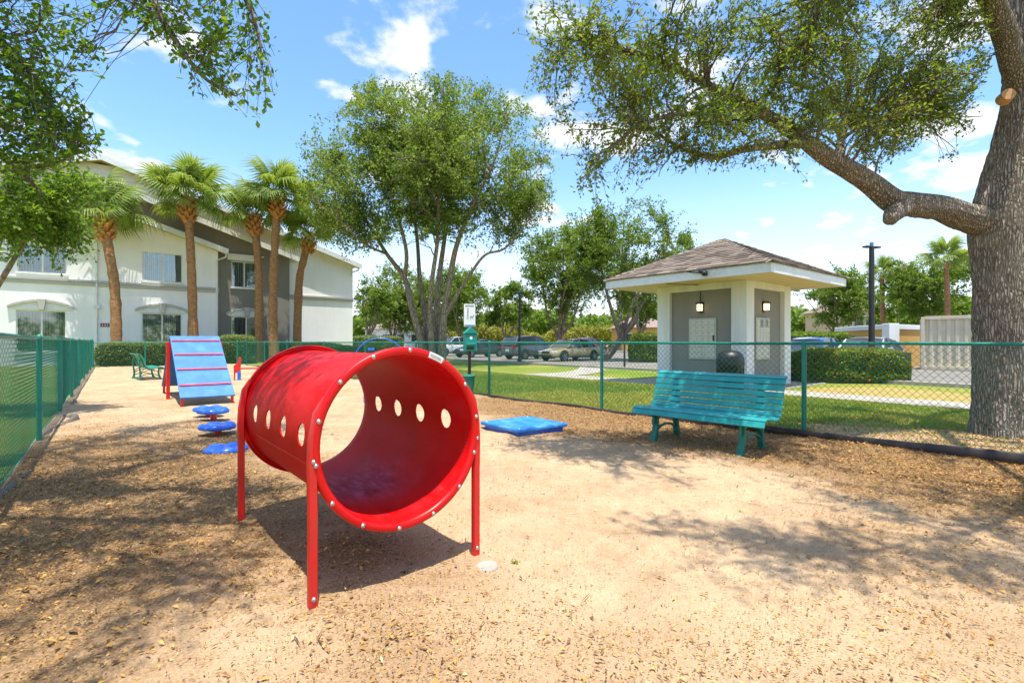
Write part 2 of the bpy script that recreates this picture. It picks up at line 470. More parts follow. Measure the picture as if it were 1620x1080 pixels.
# foliage
leaf_mat('oak_leaf', [(0.0, (0.095, 0.150, 0.026)), (0.5, (0.180, 0.250, 0.042)), (0.85, (0.250, 0.310, 0.058)), (1.0, (0.28, 0.21, 0.06))], 0.52, 0.42, (1.4, 1.35, 0.6))
leaf_mat('near_leaf', [(0.0, (0.055, 0.125, 0.016)), (0.5, (0.125, 0.220, 0.026)), (0.9, (0.19, 0.285, 0.034)), (1.0, (0.21, 0.25, 0.04))], 0.55, 0.38, (1.5, 1.5, 0.5))
leaf_mat('central_leaf', [(0.0, (0.080, 0.140, 0.024)), (0.45, (0.165, 0.245, 0.038)), (0.85, (0.24, 0.315, 0.062)), (1.0, (0.32, 0.33, 0.11))], 0.5, 0.5, (1.35, 1.3, .6))
leaf_mat('far_leaf', [(0.0, (0.065, 0.125, 0.016)), (0.5, (0.155, 0.245, 0.030)), (1.0, (0.26, 0.345, 0.055))], 0.48, 0.5)
leaf_mat('yellow_leaf', [(0.0, (0.16, 0.17, 0.02)), (0.5, (0.26, 0.26, 0.03)), (1.0, (0.36, 0.33, 0.05))], 0.34, 0.55)
leaf_mat('hedge_leaf', [(0.0, (0.10, 0.155, 0.05)), (0.5, (0.20, 0.270, 0.095)), (1.0, (0.30, 0.37, 0.15))], 0.4, 0.42)
leaf_mat('ixora_leaf', [(0.0, (0.060, 0.110, 0.012)), (0.5, (0.15, 0.225, 0.018)), (1.0, (0.30, 0.34, 0.03))], 0.32, 0.4)
leaf_mat('palm_leaf', [(0.0, (0.13, 0.215, 0.036)), (0.5, (0.245, 0.335, 0.070)), (1.0, (0.42, 0.47, 0.18))], 0.45, 0.42)
leaf_mat('ixora_flower', [(0.0, (0.55, 0.05, 0.01)), (1.0, (0.75, 0.16, 0.03))], 0.2, 0.5)
leaf_mat('litter', [(0.0, (0.085, 0.045, 0.022)), (0.3, (0.26, 0.135, 0.045)), (0.6, (0.52, 0.27, 0.062)), (0.85, (0.66, 0.40, 0.115)), (1.0, (0.70, 0.56, 0.34))], 0.10, 0.75, (1, 1, 1))
leaf_mat('grass_blade', [(0.0, (0.120, 0.215, 0.020)), (0.45, (0.225, 0.305, 0.034)), (0.7, (0.40, 0.38, 0.065)), (1.0, (0.50, 0.38, 0.10))], 0.3, 0.5)
# ground
def ground_mats():
    t = NT('sand'); p = t.pos()
    a = t.new('ShaderNodeAttribute', attribute_name='mulch')
    n1 = t.noise(p, 1.1, 7, 0.62); n2 = t.noise(p, 9, 7, 0.7); n3 = t.noise(p, 70, 5, 0.7)
    sand = t.ramp(t.math('ADD', t.math('MULTIPLY', n1, 0.6), t.math('MULTIPLY', n2, 0.4)), [(0.36, (0.34, 0.225, 0.128)), (0.5, (0.48, 0.335, 0.203)), (0.64, (0.58, 0.43, 0.273))])
    sand = t.mix(t.rng(n3, 0.30, 0.62, 0.42, 0.0), sand, (0.26, 0.165, 0.085))
    spk = t.noise(p, 170, 3, 0.75)
    sand = t.mix(t.rng(spk, 0.33, 0.50, 0.55, 0.0), sand, (0.20, 0.12, 0.06)); sand = t.mix(t.rng(spk, 0.56, 0.70, 0.0, 0.5), sand, (0.66, 0.50, 0.30))
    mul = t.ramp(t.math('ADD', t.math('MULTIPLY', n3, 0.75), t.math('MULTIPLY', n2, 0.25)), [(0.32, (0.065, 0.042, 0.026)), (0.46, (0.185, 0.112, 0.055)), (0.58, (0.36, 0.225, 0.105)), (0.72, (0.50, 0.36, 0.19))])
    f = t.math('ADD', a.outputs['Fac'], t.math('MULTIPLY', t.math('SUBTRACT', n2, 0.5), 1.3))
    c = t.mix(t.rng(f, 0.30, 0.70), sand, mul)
    h = t.math('ADD', t.math('MULTIPLY', n3, 0.5), t.math('MULTIPLY', t.noise(p, 260, 3, 0.7), 0.25))
    nm = t.bump(h, 0.55, 0.02)
    t.set(c, 0.95, spec=0.12, normal=nm)
    t = NT('lawn'); p = t.pos()
    n1 = t.noise(p, 0.30, 6, 0.6); n2 = t.noise(p, 3.2, 6, 0.7); n3 = t.noise(p, 60, 4, 0.7)
    k = t.math('ADD', t.math('MULTIPLY', n1, 0.6), t.math('MULTIPLY', n2, 0.4))
    c = t.ramp(k, [(0.36, (0.130, 0.220, 0.018)), (0.48, (0.220, 0.295, 0.030)), (0.58, (0.36, 0.35, 0.06)), (0.70, (0.42, 0.32, 0.085))])
    c = t.mix(t.rng(n3, 0.35, 0.6, 0.5, 0), c, (0.055, 0.075, 0.012))
    t.set(c, 0.9, spec=0.15, normal=t.bump(n3, 0.8, 0.04))
    t = NT('dry_grass'); p = t.pos()
    c = t.ramp(t.noise(p, 3, 7, 0.7), [(0.35, (0.36, 0.25, 0.085)), (0.5, (0.44, 0.32, 0.11)), (0.65, (0.20, 0.235, 0.035))])
    t.set(c, 0.95, spec=0.1, normal=t.bump(t.noise(p, 60, 4, 0.7), 0.8, 0.03))
    t = NT('concrete'); p = t.pos()
    c = t.ramp(t.noise(p, 1.6, 8, 0.65), [(0.3, (0.29, 0.26, 0.215)), (0.55, (0.38, 0.345, 0.29)), (0.75, (0.44, 0.40, 0.34))])
    t.set(c, 0.9, spec=0.2, normal=t.bump(t.noise(p, 90, 4, 0.7), 0.3, 0.006))
    t = NT('asphalt'); p = t.pos()
    c = t.ramp(t.noise(p, 0.8, 8, 0.65), [(0.3, (0.16, 0.145, 0.125)), (0.7, (0.24, 0.215, 0.185))])
    t.set(c, 0.92, spec=0.2, normal=t.bump(t.noise(p, 120, 4, 0.7), 0.4, 0.008))
ground_mats()
pm('marking_paint', (0.66, 0.65, 0.60), 0.8, 0.15, 6)
pm('container_paint', (0.62, 0.54, 0.39), 0.5, 0.06, 2.5, dirt=(0.32, 0.24, 0.15), dirt_amt=0.25)
# cars
def car_paint(name, col, metal=0.4): 
    t = NT(name); t.set(col, 0.32, metal=metal, spec=0.5, coat=0.7); t.bsdf.inputs['Coat Roughness'].default_value = 0.05
for n_, c_ in (('gold', (0.46, 0.36, 0.20)), ('slate', (0.13, 0.145, 0.165)), ('charcoal', (0.06, 0.065, 0.075)), ('white', (0.72, 0.73, 0.74)), ('beige', (0.45, 0.40, 0.28)), ('maroon', (0.22, 0.01, 0.015)), ('blue', (0.02, 0.10, 0.34)), ('silver', (0.50, 0.53, 0.56))):
    car_paint('paint_' + n_, c_, 0.15 if n_ in ('white',) else 0.45)
t_ = NT('car_glass'); t_.set((0.030, 0.042, 0.048), 0.05, spec=0.8)
pm('tyre', (0.02, 0.02, 0.02), 0.8, 0.2, 30)
pm('rim', (0.45, 0.45, 0.46), 0.3, 0.1, 20, metal=0.8)
pm('tail_red', (0.50, 0.012, 0.012), 0.2, 0.1, 20, coat=0.5)
pm('head_lamp', (0.70, 0.72, 0.72), 0.12, 0.05, 20, coat=0.6)
pm('car_black', (0.02, 0.02, 0.021), 0.5, 0.1, 20)
# ================================================================ the setting
def sheet(name, poly, z, mat, kind='structure', thick=0.0):
    m = MB(); n = len(poly)
    top = [(p[0], p[1], z) for p in poly]
    if thick:
        m.add(top + [(p[0], p[1], z - thick) for p in poly], [tuple(range(n))] + [((i + 1) % n, i, n + i, n + (i + 1) % n) for i in range(n)])
    else: m.add(top, [tuple(range(n))])
    return tag(m.build(name, MAT[mat]), kind=kind)
S = 700
sheet('ground', [(-S, -S), (S, -S), (S, S), (-S, S)], 0.0, 'lawn')

def left_c(a): return -0.72 + (a / 32.1) * 0.56
def right_c(a): return 7.46 - (a / 32.1) * 1.27
A0, A1 = -9.0, 32.1
na, nc = 500, 112
aa = np.linspace(A0, A1 + 0.15, na); tt = np.linspace(0, 1, nc)
Agr, Tgr = np.meshgrid(aa, tt, indexing='ij')
Cgr = left_c(Agr) - 0.05 + Tgr * (right_c(Agr) - left_c(Agr) + 0.12)
def relief(a, c):
    n = (fbm(a * 0.9, c * 0.9, 4) - 0.47) * 0.085 + (fbm(a * 5 + 40, c * 5, 3) - 0.44) * 0.040
    return 0.035 + n
def mulch_amount(a, c):
    """leaf mould and wood chips: thick along both long fences near the gate end, thin in the trodden middle"""
    n = fbm(a * 0.8 + 9, c * 0.8, 4) - 0.47
    left = sstep(2.3, -0.2, c + n * 3.4) * sstep(12.5, 5.5, a + n * 5) * (0.55 + 0.4 * sstep(2.0, 4.2, a + n * 3))
    right = sstep(3.9, 6.3, c + n * 2.6) * sstep(12.0, 6.0, a + n * 4)
    near = 0.34 * sstep(2.8, 0.4, a + n * 4.5)
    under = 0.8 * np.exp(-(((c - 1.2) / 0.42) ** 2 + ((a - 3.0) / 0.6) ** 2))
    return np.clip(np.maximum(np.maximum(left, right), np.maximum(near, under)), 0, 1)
Zg = relief(Agr, Cgr)
Pg = AX[None, None] * Agr[..., None] + CX[None, None] * Cgr[..., None]; Pg[..., 2] = Zg
idx = np.arange(na * nc).reshape(na, nc)
quads = np.stack([idx[:-1, :-1], idx[1:, :-1], idx[1:, 1:], idx[:-1, 1:]], -1).reshape(-1, 4)[:, ::-1]
sand = np_mesh('sandy_dirt', Pg.reshape(-1, 3), quads, MAT['sand'], smooth=True, attr={'mulch': mulch_amount(Agr, Cgr).ravel()})
tag(sand, kind='structure')

# fallen leaves and chips, lying on the sand
def chips(name, a, c, size, rnd, zoff=0.004, tilt=0.45, wr=(0.22, 0.5), curl=(.02, .22)):
    n = len(a)
    yaw = rng.random(n) * 2 * PI; L = size; Wd = size * rng.uniform(*wr, n)
    d = np.stack([np.cos(yaw), np.sin(yaw), rng.normal(0, tilt * 0.5, n)], 1); d /= np.linalg.norm(d, axis=1)[:, None]
    s = np.stack([-np.sin(yaw), np.cos(yaw), rng.normal(0, tilt, n)], 1); s /= np.linalg.norm(s, axis=1)[:, None]
    z = relief(a, c) + zoff + rng.random(n) * 0.008 + np.abs(d[:, 2]) * L * 0.5
    P = AX[None] * a[:, None] + CX[None] * c[:, None]; P[:, 2] = z
    up = np.array([0, 0, 1.0]) * (L * rng.uniform(*curl, n))[:, None]
    V = np.stack([P - d * L[:, None] * 0.5, P + s * Wd[:, None] * 0.5 + up, P + d * L[:, None] * 0.5, P - s * Wd[:, None] * 0.5 + up], 1).reshape(-1, 3)
    b = np.arange(n) * 4
    F = np.stack([b, b + 3, b + 2, b + 2, b + 1, b], 1).reshape(-1, 3)
    return np_mesh(name, V, F, MAT['litter'], attr={'rnd': np.repeat(rnd, 4)})
def litter():
    N = 420000
    # more where the eye is close
    a = rng.random(N) ** 1.5 * 15.0 - 0.6; c = left_c(a) + rng.random(N) * (right_c(a) - left_c(a))
    m = mulch_amount(a, c)
    P = AX[None] * a[:, None] + CX[None] * c[:, None]
    vis = (P[:, 1] > 1.5) & (np.abs(P[:, 0]) < P[:, 1] * 1.06 + 0.4)
    patch = sstep(0.40, 0.62, fbm(a * 1.3 + 3, c * 1.3 + 8, 4))
    keep = vis & (rng.random(N) < (0.13 + 0.62 * patch * (m + 0.35) + 0.60 * m))
    a, c, m = a[keep], c[keep], m[keep]
    n = len(a)
    size = rng.uniform(0.006, 0.015, n) * (1 + 0.5 * m) * (1 + 1.1 * (rng.random(n) < 0.05 + .10 * m))
    rnd = np.clip(rng.beta(1.5, 1.5, n) - 0.12 * m, 0, 1)
    size = size * np.where(rng.random(n) < .006, 1.6, 1.0)
    o = chips('fallen_leaves', a, c, size, rnd)
    tag(o, 'brown and golden fallen leaves and wood chips littering the sandy dog run', 'leaf litter', kind='stuff')
litter()
def sticks():
    n = 900; a = rng.random(n) ** 1.4 * 12 - .4; c = left_c(a) + .1 + rng.random(n) * (right_c(a) - left_c(a) - .2)
    k = rng.random(n) < .18 + .8 * mulch_amount(a, c); a, c = a[k], c[k]
    o = chips('fallen_twigs', a, c, rng.uniform(.04, .15, len(a)), rng.uniform(0, .32, len(a)), zoff=.006, tilt=.06, wr=(.03, .06), curl=(.01, .03))
    tag(o, 'thin brown fallen twigs scattered over the sand and mulch', 'twigs', kind='stuff')
sticks()

# paved parts beyond the run
def strip(a0, a1, c0, c1): return [W(a0, c0)[:2], W(a0, c1)[:2], W(a1, c1)[:2], W(a1, c0)[:2]]
def concrete_path():
    root = empty('sidewalk', W(-6, 12.7), 0); tag(root, kind='structure')
    bpy.context.view_layer.update()
    o3 = np.array(root.location)
    for k in range(14):
        a = -6 + k * 1.5
        m = MB(); q = [W(a + 0.008, 12.7), W(a + 0.008, 13.95), W(a + 1.492, 13.95), W(a + 1.492, 12.7)]
        q = [p - o3 for p in q]; z = 0.03 + 0.004 * random.random()
        m.add([(p[0], p[1], z) for p in q] + [(p[0], p[1], -0.02) for p in q], [(0, 1, 2, 3), (1, 0, 4, 5), (2, 1, 5, 6), (3, 2, 6, 7), (0, 3, 7, 4)])
        m.build('paving_slab', MAT['concrete'], root)
concrete_path()
# dirt apron under the oak, dry verge beyond the walk
m_ = [W(-5.5, 7.2), W(-5.5, 11.4)] + [W(-5.5 + 7.6 * i / 12.0, 10.9 + 0.7 * math.sin(i * 1.9) - 0.10 * i) for i in range(1, 13)] + [W(5.0, 7.9), W(8, 7.35), W(3, 7.28)]
dirt = sheet('bare_dirt', [p[:2] for p in m_], 0.004, 'sand')
sheet('dry_verge', [W(-12, 14.0)[:2], W(-12, 17.2)[:2]] + [W(-10 + 1.2 * i, 16.9 + .5 * math.sin(i * 1.7))[:2] for i in range(13)] + [W(5.6, 15.4)[:2], W(5.4, 14.0)[:2]], 0.008, 'dry_grass')
sheet('kiosk_pad', strip(5.9, 10.6, 13.0, 17.4), 0.024, 'concrete', thick=0.05)
# curved spur of the walk towards the parked cars
spur = []
for i in range(13):
    t = i / 12; spur.append((W(13.2 + 2.6 * t ** 1.6, 13.6 + 6.4 * t), ))
L_ = []; R_ = []
for i in range(13):
    t = i / 12; a = 14.0 + 3.4 * t * t; c = 13.4 + 6.0 * t
    L_.append(W(a + 0.8, c)[:2]); R_.append(W(a - 0.8, c)[:2])
sheet('curved_path', L_ + R_[::-1], 0.020, 'concrete')
sheet('parking_lot', strip(-60, 120, 18.95, 60), 0.012, 'asphalt')
def kerb():
    root = empty('kerb', W(0, 18.8)); tag(root, kind='structure'); o3 = np.array(root.location)
    for k in range(26):
        a = -22 + k * 3.0
        m = MB(); m.bar(W(a + .01, 18.8, 0.05) - o3, W(a + 2.99, 18.8, 0.05) - o3, 0.16, 0.14); m.build('kerb_stone', MAT['concrete'], root, bevel=0.015)
kerb()
def markings():
    root = empty('parking_markings', W(0, 21)); tag(root, kind='structure'); o3 = np.array(root.location)
    for k in range(12):
        a = 14.0 + k * 3.1
        m = MB(); m.box(W(a, 24.2, 0.0175) - o3, (5.0, 0.1, 0.003), np.stack([CX, AX, (0, 0, 1)], 1)); m.build('painted_line', MAT['marking_paint'], root)
markings()

# lawn blades near the fence, outside the run
def blades():
    N = 330000
    a = rng.random(N) ** 1.3 * 24 - 3.5; c = right_c(a) + 0.05 + rng.random(N) * 5.9
    P = AX[None] * a[:, None] + CX[None] * c[:, None]
    walk = (c > 12.62) & (c < 14.0); bare = (a < 3.2 + 2.0 * (fbm(c, a, 3) - .5)) & (c < 10.6 + 1.6 * (fbm(a * 1.3, c * 1.3, 3) - .47) - 0.10 * (a + 5.5)) 
    vis = (P[:, 1] > 3) & (np.abs(P[:, 0]) < P[:, 1] * 1.06 + .3)
    keep = vis & ~walk & ~(bare & (rng.random(N) < 0.93)) & (rng.random(N) < 0.9)
    a, c, P = a[keep], c[keep], P[keep]; n = len(a)
    h = rng.uniform(0.03, 0.075, n); w = rng.uniform(0.003, 0.006, n) * (1 + P[:, 1] / 9)
    yaw = rng.random(n) * 2 * PI
    s = np.stack([np.cos(yaw), np.sin(yaw), 0 * yaw], 1) * w[:, None]
    lean = rng.normal(0, 0.55, (n, 2)) * h[:, None]
    P[:, 2] = 0.0
    T = P.copy(); T[:, :2] += lean; T[:, 2] += h
    V = np.stack([P - s, P + s, T], 1).reshape(-1, 3)
    dry = sstep(0.40, 0.60, fbm(a * 0.55 + 5, c * 0.55, 4)); dry = np.maximum(dry, sstep(11.2, 12.6, c) * .9)
    r = np.clip(rng.beta(2, 2, n) * 0.55 + 0.45 * dry * rng.random(n) + 0.15 * dry, 0, 1)
    o = np_mesh('lawn_grass', V, np.arange(3 * n).reshape(-1, 3), MAT['grass_blade'], attr={'rnd': np.repeat(r, 3)})
    tag(o, 'short green and straw coloured lawn grass outside the dog run fence', 'grass', kind='stuff')
    # weeds and leaf litter on the bare dirt under the oak
    N = 26000
    a = rng.random(N) * 9 - 5.0; c = right_c(a) + 0.06 + rng.random(N) * 3.6
    P = AX[None] * a[:, None] + CX[None] * c[:, None]
    k = (P[:, 1] > 3) & (rng.random(N) < sstep(6, 2.2, a))
    a, c = a[k], c[k]
    global relief
    keep_r = relief; relief = lambda a, c: np.full(len(a), 0.006)
    o = chips('oak_leaf_litter', a, c, rng.uniform(0.015, 0.05, len(a)), np.clip(rng.beta(2, 2.2, len(a)), 0, 1))
    tag(o, 'dead brown oak leaves on the bare dirt around the oak trunk', 'leaf litter', kind='stuff')
    relief = keep_r
blades()
def weeds():
    labs = ['beside the tunnel rear left leg', 'in the dappled shade on the left', 'in the tunnel shadow by its front', 'right of the tunnel front leg', 'in front of the teal bench, left of a twin', 'in front of the teal bench, right of a twin', 'in the oak shade below the bench', 'on the mulch at the far right', 'by the corner of the blue platform', 'left of the tunnel barrel']
    spots = [(391, 776), (285, 868), (640, 903), (815, 888), (1250, 752), (1290, 748), (1175, 810), (1480, 800), (880, 662), (465, 752)]
    for i, (x, y) in enumerate(spots):
        g = G(x, y, 0.035); n = 16
        V = []; F = []
        for k in range(n):
            yaw = random.random() * 2 * PI; L = random.uniform(0.010, 0.026); w = L * 0.32; b = len(V)
            d = np.array([math.cos(yaw), math.sin(yaw), random.uniform(0.3, 1.2)]); s = np.array([-math.sin(yaw), math.cos(yaw), 0]) * w
            o = np.array([random.uniform(-.02, .02), random.uniform(-.02, .02), -0.01])
            V += [o, o + d * L * .5 + s, o + d * L, o + d * L * .5 - s]; F += [(b, b + 1, b + 2, b + 3)]
        ob = np_mesh('weed', np.array(V), np.array(F), MAT['near_leaf'], attr={'rnd': np.full(len(V), random.random())})
        ob.location = tuple(g)
        tag(ob, 'tiny green weed sprouting ' + labs[i], 'weed', 'weeds on the sand')
weeds()
# ================================================================ chain-link fences
def chain_fence(name, pts, spacing_px, height, label, post_r=0.030, wire_r=0.0027, rail_mat='green_vinyl', posts=None, wire_z=0.05, top_wave=True):
    """pts: two ground points; posts: distances along"""
    p0, p1 = (np.asarray(p, float) for p in pts)
    L = np.linalg.norm(p1 - p0); d = (p1 - p0) / L
    rz = math.atan2(d[1], d[0])
    root = empty(name, p0, rz, label, 'fence')
    for k, s in enumerate(posts):
        big = k in (0, len(posts) - 1)
        r = post_r * (1.25 if big else 1)
        m = MB(); m.tube([(s, 0.0, -0.05), (s, 0.0, height + (0.04 if big else -0.005))], r, 14)
        m.lathe([(0, 0.035), (r * .6, 0.028), (r * 1.06, 0.004), (r * 1.06, -0.02)], 14, (s, 0, height + (0.04 if big else 0.0)))
        m.lathe([(r + .003, -.012), (r + .005, -.012), (r + .005, .012), (r + .003, .012)], 14, (s, 0, height * 0.33))
        m.build('post', MAT[rail_mat], root, sharp=40)
    m = MB(); m.tube([(L * i / 40, 0, height - 0.012 + 0.004 * math.sin(i * 1.7)) for i in range(41)], 0.0205, 10); m.build('top_rail', MAT[rail_mat], root, sharp=50)
    # woven wire: zigzags side by side, meeting at their elbows
    # (the far stretch is woven coarser: there the wires are finer than a pixel)
    Vs = []; Fs = []; nv = 0
    near = min(L, 25.0)
    for s0, s1, hw, dz, wr_ in ((0, near, 0.0395, 0.0400, wire_r), (near, L, 0.079, 0.080, wire_r * 1.6)):
      if s1 - s0 < 1: continue
      K = int((s1 - s0) / hw); I = int((height + 0.03 - wire_z) / dz)
      k = np.arange(K)[:, None]; i = np.arange(I + 1)[None, :]
      x = s0 + k * hw + np.where((i + k) % 2 == 0, 0.5, -0.5) * hw
      z = wire_z + i * dz + 0 * x
      y = np.where((i + k) % 2 == 0, 0.0035, -0.0035) + 0.027 + 0.006 * np.sin(x * 1.3) + 0.02 * np.sin(x * 0.9 + 1) * np.exp(-z * 5)
      z = z + 0.01 * np.sin(x * 0.7)
      P = np.stack([x, y, z], -1)                              # K, I+1, 3
      ang = np.array([0.5, 0.5 + 2 * PI / 3, 0.5 + 4 * PI / 3])
      off = np.stack([np.cos(ang), np.sin(ang), 0 * ang], -1) * wr_ * 1.25
      V = (P[:, :, None, :] + off[None, None]).reshape(-1, 3)
      base = (np.arange(K)[:, None] * (I + 1) + np.arange(I)[None, :]).reshape(-1) * 3
      Fs += [np.stack([base + j, base + (j + 1) % 3, base + 3 + (j + 1) % 3, base + 3 + j], 1) + nv for j in range(3)]
      Vs.append(V); nv += len(V)
    V = np.concatenate(Vs); F = np.concatenate(Fs)
    o = np_mesh('wire_mesh', V, F, MAT[rail_mat], root); tag(o, kind='stuff')
    m = MB(); m.tube([(L * q / 60, 0.03, wire_z - 0.004 + 0.006 * math.sin(q * 2.1)) for q in range(61)], 0.003, 5); m.build('tension_wire', MAT[rail_mat], root)
    return root
pA = W(-6.0, right_c(-6.0)); pB = W(32.1, right_c(32.1))
rd = (pB - pA) / np.linalg.norm(pB - pA)
def along_line(px, p0, d):                                   # where the view ray through column px crosses a line on the ground
    k = (px - 810) / FOC
    s = (k * p0[1] - p0[0]) / (d[0] - k * d[1]); return s
RP = [0.0, 3.3] + [along_line(x, pA, rd) for x in (1272, 952, 774, 658, 578, 513, 454)] 
RP += [RP[-1] + 3.3, RP[-1] + 6.6]
RP = [r for r in RP if r < np.linalg.norm(pB - pA) - 1] + [np.linalg.norm(pB - pA)]
chain_fence('chain_link_fence', (pA, pB), 0, 1.285, 'green vinyl chain link fence on the right, running behind the teal bench', posts=RP)
lA = W(-6.0, left_c(-6)); lB = W(32.1, left_c(32.1)); ld = (lB - lA) / np.linalg.norm(lB - lA)
s1 = along_line(62, lA, ld)
LP = [0.0] + [s1 - 6.8, s1 - 3.4] + [s1 + 3.4 * k for k in range(0, 7)]
LL = np.linalg.norm(lB - lA)
LP = sorted(p for p in LP if 0 <= p < LL - 1.2) + [LL]
chain_fence('chain_link_fence', (lA, lB), 0, 1.36, 'green vinyl chain link fence along the left edge of the dog run', posts=LP, wire_r=0.0019)
bA = lB; bB = pB; bd = (bB - bA) / np.linalg.norm(bB - bA); BL = np.linalg.norm(bB - bA)
chain_fence('chain_link_fence', (bA, bB), 0, 1.27, 'green chain link fence at the far end in front of the hedge', posts=[0.02, BL * .33, along_line(347, bA, bd), BL - 0.02])

def edging():
    root_pts = []
    m = MB(); N = 90; V = []; F = []
    for i in range(N + 1):
        a = -5.5 + (28 + 5.5) * (i / N) ** 1.25
        c = right_c(a) - 0.10 + 0.05 * math.sin(a * 1.1) + 0.03 * math.sin(a * 2.7 + 1)
        h = 0.135 if a < 3 else max(0.075, 0.135 - (a - 3) * 0.02)
        h += 0.014 * math.sin(a * 2.1) 
        lean = 0.03 * math.sin(a * 1.6)
        for dc, z in ((-0.012 + lean * .2, -0.03), (-0.016 + lean, h - 0.012), (-0.006 + lean, h), (0.006 + lean, h), (0.016 + lean, h - 0.012), (0.012 + lean * .2, -0.03)):
            V.append(W(a, c + dc, z))
    for i in range(N):
        for j in range(6):
            j2 = (j + 1) % 6; F.append((i * 6 + j, i * 6 + j2, (i + 1) * 6 + j2, (i + 1) * 6 + j))
    m.add(V, F); o = m.build('ground_edging', MAT['edging'], smooth=True)
    tag(o, 'black plastic ground edging strip at the foot of the right fence', 'edging')
    m = MB(); V = []; F = []; N = 70
    for i in range(N + 1):
        a = 0.5 + 14 * i / N
        c = left_c(a) + 0.07 + 0.05 * math.sin(a * 1.9) + 0.16 * math.exp(-((a - 10.9) / 0.5) ** 2)
        h = 0.045 + 0.018 * math.sin(a * 1.3 + 1) + 0.09 * math.exp(-((a - 10.9) / 0.35) ** 2)
        for dc, z in ((-0.03, 0.0), (-0.035, h * .8), (0.0, h), (0.02, h * .65), (0.05, 0.0), (0.03, -0.03)):
            V.append(W(a, c + dc, z))
    for i in range(N):
        for j in range(6):
            j2 = (j + 1) % 6; F.append((i * 6 + j, i * 6 + j2, (i + 1) * 6 + j2, (i + 1) * 6 + j))
    m.add(V, F); o = m.build('ground_cloth', MAT['fabric_grey'], smooth=True)
    tag(o, 'crumpled grey weed cloth along the foot of the left fence', 'ground cloth')
edging()

